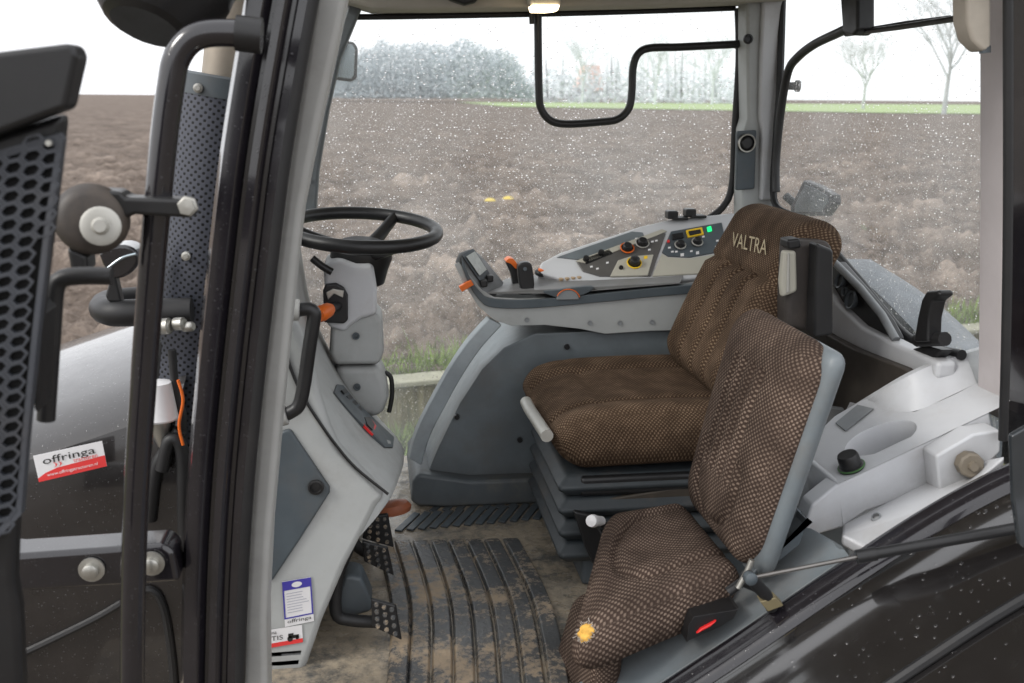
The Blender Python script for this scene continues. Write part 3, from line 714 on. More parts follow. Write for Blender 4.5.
for i in range(4):
    x, y = 341+i*5.0, 392+i*6.0
    drape([(x-2.5, y), (x+1.2, y-2), (x+4.2, y+1.6), (x+.6, y+4)], .003, .009).build('dash_switch', M['black'], ss)
drape([(359, 418), (367, 418), (374, 428), (371, 437), (362, 428)], .003, .008).build('red_switch_frame', M['red'], ss)
drape([(361, 420), (366.5, 420), (371, 427.5), (369, 433), (363.5, 427.5)], .007, .012).build('dash_switch', M['black'], ss)
# grab handle by the A pillar
pipe('grab_handle', [(298, 310), (308, 309), (314, 313), (313, 325), (309, 350), (304, 385), (299, 405), (291, 412), (284, 415)], 1.90, .0135, M['black'], tr, sm=5, label='black grab handle on the grey front pillar')
for hh in ([(280, 309), (300, 310)], [(272, 418), (287, 414)]): MB().tube(px(hh, 1.90), .021, 14).build('handle_boss', M['pillar'], tr, bevel=.004)
# hinge bar and bolts
hb = plate('hinge_bar', [(-40, 540), (28, 537), (172, 527), (182, 534), (183, 575), (172, 583), (28, 592), (-40, 596)], 1.58, .07, M['gloss'], tr, bevel=.010, seg=3)
for a, b in ((92, 569), (152, 563)):
    MB().lathe(P(a, b, Y=1.578), (0, -1, 0), [(0, .021), (.004, .021), (.005, .013), (.014, .013), (.016, .010), (.016, 0)], 20).build('hinge_bolt', M['steel'], hb)
# ---- hood
HY = 1.95
t1 = P(180, 402, Y=HY); t0 = P(-30, 473, Y=HY)
def hood_sec(t):
    c = lerp(t0, t1, t)
    return [c+V((0, -.03, -.75)), c+V((0, -.035, -.35)), c+V((0, -.03, -.12)), c+V((0, -.008, -.012)), c+V((0, .018, .010)), c+V((0, .15, .05)), c+V((0, .35, .085)), c+V((0, .55, .095)), c+V((0, .75, .085)), c+V((0, .95, .05)), c+V((0, 1.10, 0)), c+V((0, 1.13, -.7))]
MB().loft([hood_sec(-1.2+k*.2) for k in range(12)], closed=False).build('hood', M['paint'], tr, sharp=30, label='wet dark hood side and top ahead of the cab')
m = MB(); m.tube(px([(20, 655), (60, 636), (100, 616), (134, 596), (152, 590), (164, 610), (172, 660), (176, 720)], HY-.04, 5, False), .008, 8); m.build('hood_seam', M['rubber'], tr)
plate('cowl_dark', [(140, 450), (150, 385), (160, 340), (175, 322), (216, 300), (216, 720), (170, 720), (150, 560)], 2.06, .12, M['black'], tr, bevel=.01)
rs = thing('fluid_reservoir', 'white plastic fluid reservoir behind the tubular mirror bracket', 'reservoir', P(158, 420, Y=1.92))
MB().lathe(P(160, 417, Y=1.92), (0.0, 0, 1), [(-.004, .034), (.0, .036), (.006, .034), (.07, .026), (.075, .0)], 24).build('reservoir_cap', M['paper'], rs)
MB().lathe(P(160, 417, Y=1.92), (0, 0, -1), [(.0, .02), (.03, .018), (.06, .008)], 16).build('reservoir_neck', M['steel'], rs)
hz = [[(162, 470), (170, 440), (182, 452), (184, 520), (186, 560)], [(150, 520), (156, 470), (168, 448), (180, 430)], [(172, 350), (176, 395), (183, 420), (178, 470)], [(168, 400), (178, 445), (174, 500), (180, 550)]]
for i, h in enumerate(hz):
    pipe('hose', h, 1.90+.015*i, .013 if i < 2 else .008, M['rubber'], tr)
pipe('wire', [(178, 380), (183, 400), (179, 425), (183, 445)], 1.89, .003, M['orange'], tr)
m = MB(); c = P(172, 326, Y=1.95)
for dx, dz, r in ((-.012, 0, .016), (.014, .004, .013), (.03, -.002, .010)): m.lathe(c+V((dx, 0, dz)), (1, -.3, .1), [(-.012, r*.8), (-.008, r), (.008, r), (.012, r*.7)], 14)
m.build('pipe_coupling', M['steel'], tr)
m = MB(); m.tube(px([(192, 311, 2.0), (150, 312, 2.0), (118, 313, 2.0), (106, 311, 2.03), (103, 307, 2.09), (112, 302, 2.16), (150, 298, 2.22)], 2.0, 5, False), .027, 14); m.build('hood_bar', M['rubber'], tr)

# ================================================================== loose / bolted-on things
# ---- exhaust stack
ex0 = P(196, 330, Y=2.12); ex1 = P(222, 78, Y=2.12); ax = (ex1-ex0); Ln = ax.length; ax.normalize()
es = thing('exhaust_stack', 'tall perforated black exhaust guard with a pipe out of its top', 'exhaust', ex0-ax*.3)
R_ = .082
bm = bmesh.new(); uvl = bm.loops.layers.uv.new('UVMap'); u_ = ax.orthogonal().normalized(); w_ = ax.cross(u_); n = 48; h0, h1 = -.3, Ln-.035
rg = [[bm.verts.new(ex0+ax*h+(u_*cos(2*pi*k/n)+w_*sin(2*pi*k/n))*R_) for k in range(n)] for h in (h0, h1)]
for k in range(n):
    f = bm.faces.new((rg[0][k], rg[0][(k+1) % n], rg[1][(k+1) % n], rg[1][k]))
    for lp, (a, b) in zip(f.loops, ((k, h0), (k+1, h0), (k+1, h1), (k, h1))): lp[uvl].uv = (a/n*32, b/.0155)
mb = MB(); mb.bm.free(); mb.bm = bm; mb.build('heat_shield', M['perf'], es, sharp=0)
MB().lathe(ex0, ax, [(Ln-.038, R_+.002), (Ln, R_+.002), (Ln+.004, R_-.004), (Ln+.004, 0)], 40).build('shield_collar', M['slate'], es)
MB().lathe(ex0, ax, [(Ln, .040), (Ln+.5, .038)], 24).build('exhaust_pipe', plain('tan_steel_pipe', (.38, .33, .27), .5, metal=.4), es)
for a, b in ((198, 88), (186, 256)):
    MB().lathe(P(a, b, Y=2.12-R_-.002), (0, -1, 0), [(-.006, .009), (.003, .009), (.004, .005), (.008, .005), (.008, 0)], 14).build('shield_bolt', M['steel'], es)
# ---- small lamp on the hood bar
hl = thing('hood_lamp', 'small black lamp on a stalk above the hood bar', 'lamp', P(116, 297, Y=2.0))
MB().prism(px([(99, 256), (106, 248), (124, 245), (136, 251), (138, 264), (128, 275), (112, 278)], 1.97, 3), (0, .07, 0)).build('lamp_head', M['gloss'], hl, bevel=.012, seg=3)
pipe('lamp_rim', [(108, 268), (122, 258), (136, 254)], 1.965, .003, M['mirror'], hl)
plate('lamp_stalk', [(112, 276), (119, 274), (124, 300), (108, 302), (105, 296)], 1.99, .03, M['black'], hl, bevel=.006)
# ---- wing mirror with honeycomb back
MY = 1.12
wm = thing('wing_mirror', 'black mirror housing with a honeycomb back at the left edge, on a bent tube bracket', 'mirror', P(140, 683, Y=1.45))
plate('mirror_cap', [(-60, 62), (0, 52), (80, 44), (90, 56), (78, 108), (0, 136), (-60, 155)], MY-.015, .045, M['black'], wm, bevel=.012, seg=3)
plate('mirror_housing', [(-60, 150), (0, 134), (72, 112), (66, 170), (56, 250), (46, 330), (38, 400), (30, 420), (24, 520), (22, 570), (27, 600), (25, 720), (-60, 720)], MY+.02, .03, M['black'], wm, bevel=.010, seg=3)
plate('mirror_hook', [(40, 300), (57, 305), (52, 380), (46, 405), (34, 410)], MY+.05, .05, M['black'], wm, bevel=.008)
# honeycomb panel: hexagonal holes in a plate
m = MB(); out = [(-30, 163), (0, 150), (54, 133), (58, 140), (46, 220), (33, 330), (22, 440), (16, 515), (0, 536), (-30, 548)]
def inside(x, y, pg):
    c = False; j = len(pg)-1
    for i in range(len(pg)):
        if (pg[i][1] > y) != (pg[j][1] > y) and x < (pg[j][0]-pg[i][0])*(y-pg[i][1])/(pg[j][1]-pg[i][1])+pg[i][0]: c = not c
        j = i
    return c
MYg = MY+.008
sx, sy = 37.0, 7.0
for r in range(-4, 66):
    for c in range(-3, 5):
        cx = c*sx + (sx/2 if r % 2 else 0) - 4 - r*.55; cy = 150 + r*sy - cx*.25
        if not inside(cx, cy, out): continue
        o_ = [P(cx+cos(pi/3*k)*sx/3, cy+sin(pi/3*k)*sy/.866-cos(pi/3*k)*sx/12, Y=MYg) for k in range(6)]
        ce = sum(o_, V())/6
        i_ = [lerp(ce, p, .70) for p in o_]; dn = V((0, .006, 0))
        for k in range(6):
            k2 = (k+1) % 6
            m.face([o_[k], o_[k2], i_[k2], i_[k]]); m.face([i_[k], i_[k2], i_[k2]+dn, i_[k]+dn])
M['comb'] = plain('dark_grille', (.05, .055, .066), .45, dirt=.15)
m.build('honeycomb_grille', M['comb'], wm, sharp=30, recalc=True)
m = MB(); pr = px(out, MYg+.001); ro = px([(a+(5 if a > 0 else 0), b) for a, b in out], MYg)
ri = [lerp(p, sum(pr, V())/len(pr), .05) for p in pr]
for k in range(len(ro)):
    k2 = (k+1) % len(ro); m.face([ro[k], ro[k2], ri[k2], ri[k]]); m.face([ro[k], ro[k2], ro[k2]+V((0, .015, 0)), ro[k]+V((0, .015, 0))])
m.build('grille_border', M['comb'], wm, smooth=False)
MB().lathe(P(49, 143, Y=MYg-.002), (0, -1, 0), [(0, .004), (.003, .003), (.003, 0)], 10).build('grille_rivet', M['steel'], wm)
m = MB(); m.face(px(out, MYg+.0095)); m.build('grille_backing', plain('grille_dark', (.004, .004, .004), .8), wm, smooth=False)
pipe('bracket_tube', [(262, 36), (232, 33), (205, 34), (188, 42), (176, 60), (171, 85), (165, 130), (158, 200), (151, 280), (143, 390), (136, 500), (133, 600), (132, 720)], 1.45, .0185, M['gloss'], wm, sm=6, n=18)
MB().tube(px([(236, 33), (262, 36)], 1.45), .024, 14).build('tube_socket', M['black'], wm)
cl_ = plate('clamp', [(98, 190), (128, 188), (134, 194), (196, 196), (199, 205), (196, 216), (136, 214), (122, 220), (100, 214)], 1.41, .05, M['black'], wm, bevel=.006)
MB().lathe(P(188, 206, Y=1.405), (0, -1, 0), [(0, .014), (.004, .014), (.006, .011), (.014, .011), (.016, 0)], 6).build('clamp_bolt', M['alu'], cl_)
pv = MB().lathe(P(92, 219, Y=1.42), (.15, -1, .12), [(-.02, .048), (.012, .048), (.022, .040), (.026, .030), (.026, 0)], 36).build('pivot_disc', plain('worn_black_disc', (.045, .038, .034), .5, dirt=.5), wm)
MB().lathe(P(101, 226, Y=1.388), (.15, -1, .12), [(0, .026), (.006, .026), (.008, .022), (.008, .012), (.012, .011), (.018, .008), (.018, 0)], 24).build('pivot_washer', M['alu'], pv)
MB().tube(px([(46, 420), (52, 330), (55, 290), (62, 279), (80, 276), (112, 276)], 1.25, 6, False), .011, 12).build('mirror_arm', M['black'], wm)
plate('pivot_block', [(68, 246), (96, 250), (95, 268), (70, 270)], 1.40, .05, M['black'], wm, bevel=.006)
# ---- work light
wl = thing('work_light', 'large round black work light housing cut off by the top edge', 'work light', P(165, 40, Y=1.55))
MB().lathe(P(168, -42, Y=1.62), (-.25, -.45, -.86), [(-.12, .09), (-.06, .105), (0, .108), (.05, .104), (.085, .085), (.112, .062), (.118, .05), (.118, 0)], 20).build('lamp_housing', M['black'], wl, sharp=18)
MB().lathe(P(168, -42, Y=1.62), (-.25, -.45, -.86), [(-.01, .110), (0, .112), (.012, .110)], 20).build('housing_band', M['rubber'], wl)
plate('lamp_bracket', [(205, -10), (228, -10), (224, 22), (210, 20)], 1.60, .03, M['steel'], wl, bevel=.004)
# ---- gas strut
gs = thing('gas_strut', 'thin gas strut with a steel rod holding the door, across the lower right', 'gas strut', P(760, 582, Y=1.62))
p0, p1, p2 = P(750, 578, Y=1.60), P(862, 556, Y=1.56), P(1040, 524, Y=1.50)
MB().tube([p1, p2], .0105, 16).build('strut_cylinder', M['black'], gs)
MB().tube([p0, p1], .0042, 12).build('strut_rod', plain('dull_rod', (.22, .21, .20), .35, metal=.9), gs)
d_ = (p2-p1).normalized()
MB().tube([p1-d_*.01, p1+d_*.025], .013, 16).build('strut_collar', M['black'], gs)
MB().lathe(p0, (0, -1, .1), [(-.012, .009), (-.004, .012), (.008, .012), (.012, .007)], 14).build('ball_joint', M['slate'], gs)
MB().tube([p0+V((.0, .01, 0)), P(766, 595, Y=1.63), P(772, 608, Y=1.64)], .012, 10).build('strut_bracket', M['rubber'], gs)
MB().prism([P(760, 602, Y=1.62), P(776, 598, Y=1.62), P(784, 606, Y=1.62), P(768, 612, Y=1.62)], (0, .02, .004)).build('bracket_plate', plain('brassy_plate', (.30, .25, .14), .5, metal=.5, dirt=.4), gs, bevel=.002)
# ---- black bent rail outside the far window
br = thing('bent_rail', 'black bent tube rail across the upper part of the far side window', 'rail', P(538, 20, Y=3.215))
pipe('rail_tube', [(538, 2), (538, 30), (539, 90), (541, 108), (550, 120), (566, 124), (600, 122), (618, 119), (629, 108), (632, 90), (633, 68), (638, 54), (650, 48), (680, 47), (740, 44)], 3.215, .0125, M['black'], br, sm=5)
pipe('rail_joint', [(531, 8), (532, 24)], 3.19, .008, M['black'], br)
# ---- mirrors
sm_ = thing('side_mirror', 'small rectangular mirror with black rim at the top of the far front pillar', 'mirror', P(345, 82, Y=3.34))
plate('mirror_shell', [(333, 42), (338, 39), (354, 42), (358, 48), (357, 78), (352, 82), (335, 80), (331, 76)], 3.335, .05, M['black'], sm_, bevel=.008)
plate('mirror_glass', [(336, 44), (340, 42), (352, 44.5), (355, 49), (354, 75), (351, 79), (337, 77), (335, 74)], 3.330, .004, M['mirror'], sm_, bevel=.001)
rm = thing('rear_mirror', 'tilted mirror with black rim seen low through the rear window beside the far pillar', 'mirror', P(810, 215, X=1.42))
mq = [(803, 180), (818, 186), (832, 195), (833, 203), (824, 216), (790, 216), (790, 207)]
MB().prism([P(a, b, X=1.40) for a, b in mq], (.03, .0, 0)).build('mirror_shell', M['black'], rm, bevel=.006)
MB().prism([P(811+(a-811)*.78, 199+(b-199)*.76, X=1.394) for a, b in mq], (.003, 0, 0)).build('mirror_glass', plain('dim_mirror_glass', (.17, .205, .225), .3), rm, bevel=.001)
MB().tube([P(786, 196, X=1.40), P(796, 205, X=1.42)], .014, 10).build('mirror_stay', M['black'], rm)
# ---- wiper
wp = thing('rear_wiper', 'rear window wiper with black motor box and blade across the top', 'wiper', P(848, 33, X=1.27))
MB().prism(rx([(838, -25), (857, -25), (857, 30), (852, 36), (842, 33)], 1.24), (.05, 0, 0)).build('wiper_motor', M['black'], wp, bevel=.008)
MB().tube(rx([(846, 34), (900, 27), (966, 17)], 1.27), .007, 8).build('wiper_arm', M['black'], wp)
MB().tube(rx([(850, 32.5), (905, 23.5), (950, 18)], 1.285), .006, 8).build('wiper_blade', M['rubber'], wp)
# ---- sun visor
sv = thing('sun_visor', 'beige rolled sun visor end at the top right', 'sun visor', P(978, 50, Y=1.93))
plate('visor_end', [(966, -20), (992, -20), (992, 50), (984, 52), (972, 40), (967, 22)], 1.76, .05, plain('visor_beige', (.50, .45, .38), .7), sv, bevel=.012, comp=0)
MB().tube([P(985, 46, Y=1.77), P(985, 53, Y=1.77)], .010, 10).build('visor_clip', M['slate'], sv)
# ---- cab lamp
lm = thing('ceiling_lamp', 'lit ceiling lamp glowing at the top of the cab', 'lamp', P(545, 10, Y=3.0))
plate('lamp_base', [(526, -6), (562, -8), (560, 6), (528, 8)], 2.96, .10, M['tan'], lm, bevel=.006)
plate('lamp_diffuser', [(528, 7), (560, 5), (557, 11), (545, 13), (530, 13)], 2.95, .05, M['lit'], lm, bevel=.003)

# ---- steering wheel + column
wc_ = P(362, 229, Y=2.5)
nx = V((.05, -.10, 1)).normalized(); ux = V((1, 0, 0)); ux = (ux-nx*ux.dot(nx)).normalized(); uy = nx.cross(ux)
sw = thing('steering_wheel', 'black three spoke steering wheel on the grey column', 'steering wheel', wc_-nx*.1)
RW = .186
MB().tube([wc_+(ux*cos(t)+uy*sin(t))*RW for t in [2*pi*k/48 for k in range(49)]], .0165, 14, False).build('rim', M['black'], sw)
hub = wc_ - nx*.055
for t in (radians(62), radians(182), radians(300)):
    e = wc_+(ux*cos(t)+uy*sin(t))*(RW-.005); s_ = hub+(ux*cos(t)+uy*sin(t))*.04
    MB().tube(smooth([s_, lerp(s_, e, .5)+nx*-.002, e], 4), [.020, .019, .018, .017, .016, .015, .015, .014, .014], 10).build('spoke', M['black'], sw)
MB().lathe(wc_, -nx, [(.03, .0), (.03, .05), (.05, .075), (.07, .078), (.10, .068), (.135, .060), (.14, 0)], 28).build('hub', M['black'], sw)
sco = thing('steering_column', 'light grey steering column with an orange tipped lever', 'steering column', P(360, 420, Y=2.5))
plate('column_shroud', [(323, 265), (340, 259), (356, 264), (373, 264), (377, 290), (377, 315), (362, 319), (350, 327), (345, 333), (327, 327)], 2.42, .16, M['white'], sco, bevel=.012, seg=4, comp=0)
plate('column_body', [(331, 322), (350, 320), (374, 311), (383, 320), (384, 352), (380, 365), (334, 366), (329, 354)], 2.43, .15, M['grey'], sco, bevel=.014, seg=4, comp=0)
plate('column_foot', [(334, 366), (380, 366), (386, 380), (389, 398), (384, 412), (376, 420), (362, 416), (345, 398), (336, 380)], 2.44, .14, M['grey'], sco, bevel=.022, seg=4, comp=0)
for a, b in ((356, 336), (357, 387)):
    MB().lathe(P(a, b, Y=2.428 if b < 360 else 2.438), (0, -1, 0), [(-.001, .009), (.003, .009), (.003, .006), (-.0, .005), (.001, 0)], 16).build('column_screw', M['slate'], sco)
sp_ = plate('switch_plate', [(323, 290), (326, 283), (336, 282), (344, 286), (348, 294), (348, 320), (344, 324), (324, 323)], 2.408, .02, M['black'], sco, bevel=.005)
plate('switch_bezel', [(326, 292), (333, 288), (344, 290), (343, 298), (334, 294), (328, 300)], 2.402, .01, M['steel'], sp_, bevel=.002)
l0, l1, l2 = P(338, 306, Y=2.41), P(330, 309, Y=2.36), P(318, 315, Y=2.30)
MB().tube([l0, lerp(l0, l1, .6), l1], .011, 12).build('lever_base', M['black'], sco)
MB().tube([l1, lerp(l1, l2, .2), lerp(l1, l2, .8), l2], [.014, .018, .020, .015], 14).build('lever_tip', M['orange'], sco)
pipe('stalk', [(312, 258), (322, 266), (332, 272)], 2.40, .009, M['black'], sco)
pipe('cable', [(385, 372), (391, 378), (392, 395), (389, 412)], 2.5, .006, M['rubber'], sco)

# ---- pedals
def pedal(name, q, label, arm, Y):
    c = P(*q[4], Y=Y); t = thing(name, label, 'pedal', c, 'foot pedals')
    pts = px(q[:4], Y); n = (pts[1]-pts[0]).cross(pts[3]-pts[0]).normalized()
    if n.dot(CAM-pts[0]) < 0: n = -n
    pd = MB().prism(pts, -n*.012).build('pedal_pad', M['rib'] if 0 else M['black'], t, bevel=.004)
    m = MB()
    for i in range(3):
        for j in range(4):
            m.lathe(bil(pts, .2+.3*i, .14+.24*j), n, [(0, .006), (.005, .0045), (.005, 0)], 8)
    m.build('pad_stud', M['rib'], pd)
    pipe('pedal_arm', arm, Y+.05, .014, M['rubber'], t, sm=4)
def ped_px(q, cy): return q + [(sum(a for a, b in q)/4, cy)]
def pq(name, corners, label, arm, Y):
    q = list(corners); pedal(name, q + [(q[0][0], q[0][1])], label, arm, Y)
pq('brake_pedal', [(367, 517), (388, 514), (394, 548), (362, 539)], 'upper rear foot pedal with studded rubber pad, nearest the steering column', [(372, 530), (356, 510), (340, 470)], 2.38)
pq('brake_pedal', [(362, 541), (388, 548), (394, 576), (364, 562)], 'middle foot pedal with studded rubber pad, overlapping the one above', [(372, 555), (352, 540), (330, 480)], 2.28)
pq('clutch_pedal', [(371, 599), (396, 606), (402, 641), (372, 627)], 'lowest foot pedal with studded rubber pad on a black arm', [(385, 622), (350, 620), (336, 612), (338, 575), (350, 540), (350, 500)], 1.98)
plate('pedal_box', [(353, 560), (362, 562), (372, 590), (372, 612), (338, 622), (330, 612), (335, 590), (345, 560)], 2.06, .08, M['slate'], tr, bevel=.01)
c = P(393, 510, Y=2.62)
m = MB(); m.loft([[c+V((cos(a)*.052*k, sin(a)*.035*k, z+cos(a)*.006)) for a in [2*pi*i/20 for i in range(20)]] for k, z in ((.3, .024), (.8, .02), (1, .008), (.95, -.006), (.4, -.01))])
m.build('floor_latch', M['pad'], tr, label='worn orange brown rounded pad above the pedals')

# ---- driver seat
ds_ = thing('driver_seat', 'large driver seat in brown checked fabric with high backrest and lettered headrest', 'seat', V((.68, 2.46, FZ)))
Zc = 1.365
def dcush(u, v, z):
    f = max(0, z)
    g = -.015*exp(-((u-.24)/.022)**2) - .015*exp(-((u-.76)/.022)**2) if .12 < v < .96 else 0
    g += -.008*exp(-((v-.70-.25*(u-.5)**2)/.025)**2)*(1 if .24 < u < .76 else .3)
    return f*(g + .030*abs((u-.5)*2)**3 + .010*sin(v*pi) - .045*max(0, (v-.72)/.28)**2 - .02) + (.012*(1-abs(z)) if abs(z) < 1 else 0)*0
q = [V((.96, 2.76, Zc+.012)), V((.96, 2.21, Zc+.005)), V((.395, 2.21, Zc-.005)), V((.385, 2.76, Zc+.0))]
cushion('seat_cushion', q, (0.03, 0, -.165), M['fab_driver'], ds_, r=.075, N=48, dfun=dcush, bottom_in=.10)
# backrest
tb = P(668, 335, Y=2.70); tt = P(734, 212, Y=2.66)
Ld = (tt-tb); Ld.y = 0
nb_ = V((Ld.z, 0, -Ld.x)).normalized()
def dback(u, v, z):
    f = max(0, z); g = 0
    if v > .36: 
        for w0 in (.30, .5, .70): g -= .017*exp(-((u-w0-.06*(v-.6)*(w0-.5)*4)/.018)**2)
        g -= .022*exp(-((v-.37)/.018)**2)
    wing = .035*max(0, abs(u-.5)*2-.55)**1.5*2.2*(1 if v > .36 else .3)
    return f*(g + wing + .012*sin(v*pi))
zt = tt + (tt-tb)*.135
yb0, yb1 = 2.715, 2.245
def atY(p, y): return V((p.x, y, p.z))
bb = tb - Ld.normalized()*.06
q = [atY(zt, 2.68), atY(zt, 2.19), atY(bb, yb1), atY(bb, yb0)]
bk = cushion('backrest', q, nb_*.13, M['fab_driver'], ds_, r=.065, N=56, dfun=dback)
q2 = lifted(q, .012)
m = MB(); tq = [P(735, 233, pl=(q[0]-nb_*.010, nb_)), P(770, 241, pl=(q[0]-nb_*.010, nb_)), P(768, 256, pl=(q[0]-nb_*.010, nb_)), P(733, 247, pl=(q[0]-nb_*.010, nb_))]
textmesh(m, 'VALTRA', tq, lift=.006); lettering = m.build('headrest_lettering', M['thread'], bk, smooth=False, recalc=False, weld=0)
# folded-up armrest on the near side of the backrest
ar = plate('armrest', [(778, 236), (790, 238), (826, 240), (833, 248), (832, 300), (829, 332), (800, 330), (776, 322), (775, 300)], 2.16, .07, M['leather'], ds_, bevel=.014, seg=3, label='black armrest folded upright beside the backrest')
plate('armrest_strip', [(780, 249), (797, 251), (798, 292), (780, 297), (777, 280)], 2.148, .02, M['beige'], ar, bevel=.008)
plate('armrest_core', [(786, 252), (790, 253), (790, 292), (785, 293)], 2.145, .01, M['alu'], ar, bevel=.003)
plate('armrest_cap', [(779, 237), (800, 238), (802, 248), (781, 247)], 2.145, .05, M['black'], ar, bevel=.006)
plate('armrest_back', [(808, 240), (834, 250), (834, 335), (806, 334)], 2.10, .05, M['black'], ar, bevel=.008)
# handle bar at the cushion front, suspension, bellows
MB().tube([P(526, 402, Y=2.50), P(530, 410, Y=2.44), P(547, 436, Y=2.24)], .016, 12).build('height_handle', M['alu'], ds_)
MB().box((.72, 2.46, Zc-.20), (.46, .44, .05)).build('seat_pan', M['black'], ds_, bevel=.01)
m = MB()
for k in range(4):
    z = FZ+.10+k*.055; s = 1.16-.05*k
    m.loft([[V((.70+sx*(.21*s+e)-.01*k, 2.46+sy*(.20*s+e), z+dz)) for sx, sy in ((-1, -1), (1, -1), (1, 1), (-1, 1))] for dz, e in ((-.028, .0), (0, .028), (.028, .0))], caps=True)
bw = m.build('bellows', plain('dark_rubber_bellows', (.035, .042, .047), .5, dirt=.4), ds_, bevel=.010)
MB().box((.72, 2.46, FZ+.045), (.44, .44, .09)).build('seat_base', M['slate'], ds_, bevel=.01)
plate('suspension_frame', [(600, 492), (690, 478), (700, 500), (640, 510), (606, 516)], 2.24, .05, plain('rusty_frame', (.055, .045, .035), .6, dirt=.5), ds_, bevel=.005)
k0 = P(596, 521, Y=2.16); MB().lathe(k0, (-.5, -.6, .3), [(-.03, .012), (.0, .013), (.016, .016), (.028, .014), (.032, 0)], 16).build('adjust_knob', M['paper'], ds_)
MB().tube([P(612, 528, Y=2.22), k0], .010, 8).build('knob_stalk', M['black'], ds_)
plate('side_cover', [(572, 508), (590, 512), (606, 540), (612, 575), (600, 580), (584, 545)], 2.18, .02, M['black'], ds_, bevel=.006)

# ---- passenger seat
ps = thing('passenger_seat', 'small passenger seat in grey brown checked fabric with a torn cushion corner', 'seat', V((.62, 1.92, FZ)))
Zp = 1.20
bf, bn = P(686, 497, Z=Zp), P(752, 566, Z=Zp)
ff, fn = P(604, 508, Z=Zp-.03), P(564, 646, Z=Zp-.09)
def pc(u, v, z):
    f = max(0, z)
    dx = (u-.45)/.30; dy = (v-.45)/.34; rr = sqrt(dx*dx+dy*dy) if v > .45 else abs(dx)
    return f*(-.014*exp(-((rr-1)/.09)**2) - .012*exp(-(sqrt(dx*dx+dy*dy)/.7)**2) + .010)
cq = [bf, bn, fn, ff]
pcu = cushion('seat_cushion', cq, (.0, 0, -.115), M['fab_pass'], ps, r=.062, N=56, dfun=pc, bottom_in=.04)
# torn corner: ragged patch of yellow foam
tc = P(583, 632, pl=(lerp(fn, ff, .1)+V((0, -.001, .004)), V((-.5, -.55, .68)).normalized()))
# lower fabric roll under the cushion front
lf = [P(590, 560, Y=1.95), P(560, 640, Y=1.72), P(545, 720, Y=1.72), P(560, 690, Y=1.95)]
rl = [P(600, 548, Y=2.0), P(578, 600, Y=1.87), P(566, 660, Y=1.76), P(562, 720, Y=1.70)]
m = [P(572, 590, Y=1.98), P(594, 655, Y=1.70), P(590, 770, Y=1.70), P(528, 730, Y=1.93)]
cushion('seat_skirt', m, (.07, .02, 0), M['fab_pass'], ps, r=.035, N=26, label='fabric covered front skirt under the cushion')
# backrest
b0_, t0_ = P(679, 492, Z=Zp+.01), P(728, 307, Y=2.09)
Lp = (t0_-b0_); Lp.y = 0; npb = V((Lp.z, 0, -Lp.x)).normalized()
def pb(u, v, z):
    f = max(0, z); g = 0
    for a in (.33, .44, .56, .67):
        if .18 < v < .72: g -= .013*exp(-((u-a)/.018)**2)
    dx = (u-.5)/.27; dy = (v-.72)/.22
    if v > .6: g -= .014*exp(-((sqrt(dx*dx+dy*dy)-1)/.10)**2)
    return f*(g + .014*sin(pi*v)*sin(pi*u) + .006)
tp_ = b0_ + Lp*1.045; bo_ = b0_ - Lp*.03
q = [atY(tp_, 2.075), atY(tp_, 1.66), atY(bo_, 1.70), atY(bo_, 2.085)]
pbk = cushion('backrest', q, npb*.075, M['fab_pass'], ps, r=.075, N=56, dfun=pb)
# plastic shell behind and at the near side
q3 = [p + npb*.034 for p in [atY(tp_-Lp*.012, 2.06), atY(tp_-Lp*.012, 1.648), atY(bo_+Lp*.0, 1.685), atY(bo_, 2.07)]]
cushion('backrest_shell', q3, npb*.046, M['slate2'], ps, r=.03, N=20)
# hinge bracket, buckle
plate('hinge_bracket', [(745, 560), (760, 545), (800, 512), (808, 520), (800, 545), (768, 570), (750, 575)], 1.70, .05, M['slate'], ps, bevel=.008)
pipe('hinge_rod', [(738, 588), (747, 572), (752, 560)], 1.68, .006, M['steel'], ps, sm=0)
pipe('hinge_spring', [(728, 592), (742, 582), (758, 588)], 1.69, .010, M['black'], ps, sm=0)
bk2 = plate('belt_buckle', [(681, 612), (686, 604), (728, 597), (738, 606), (734, 618), (722, 626), (690, 640), (683, 636)], 1.66, .05, M['black'], ps, bevel=.006)
plate('buckle_button', [(698, 624), (715, 617), (711, 627), (696, 634)], 1.653, .02, M['red'], bk2, bevel=.003)
plate('seat_side_panel', [(600, 720), (640, 672), (690, 640), (700, 650), (700, 720)], 1.74, .04, M['slate2'], ps, bevel=.01)
# ---- armrest console with controls
ac = thing('armrest_console', 'grey armrest console with screen, joysticks and control panel beside the driver seat', 'console', P(560, 330, Y=2.85))
NYa = 2.80
hp = [(454, 264), (459, 262), (470, 276), (482, 290), (494, 297), (520, 299), (580, 297), (640, 290), (720, 284), (726, 320), (700, 330), (650, 331), (605, 334), (580, 329), (545, 325), (512, 326), (494, 320), (478, 306), (464, 284)]
h0 = [P(a, b, Y=NYa) for a, b in hp]; inn = P(505, 308, Y=NYa)
h1 = [lerp(p, inn, .75) if a < 500 else p for p, (a, b) in zip(h0, hp)]
h1 = [V((p.x, NYa+.26, p.z)) for p in h1]
hm = [V((lerp(a, b, .25).x, NYa+.08, lerp(a, b, .25).z)) for a, b in zip(h0, h1)]
MB().loft([h0, hm, h1]).build('console_housing', M['grey'], ac, bevel=.010, seg=3)
m = MB(); pth = smooth([P(a, b, Y=NYa-.006) for a, b in [(462, 262), (470, 282), (480, 296), (492, 303), (530, 304), (600, 298), (660, 292), (722, 287)]], 6)
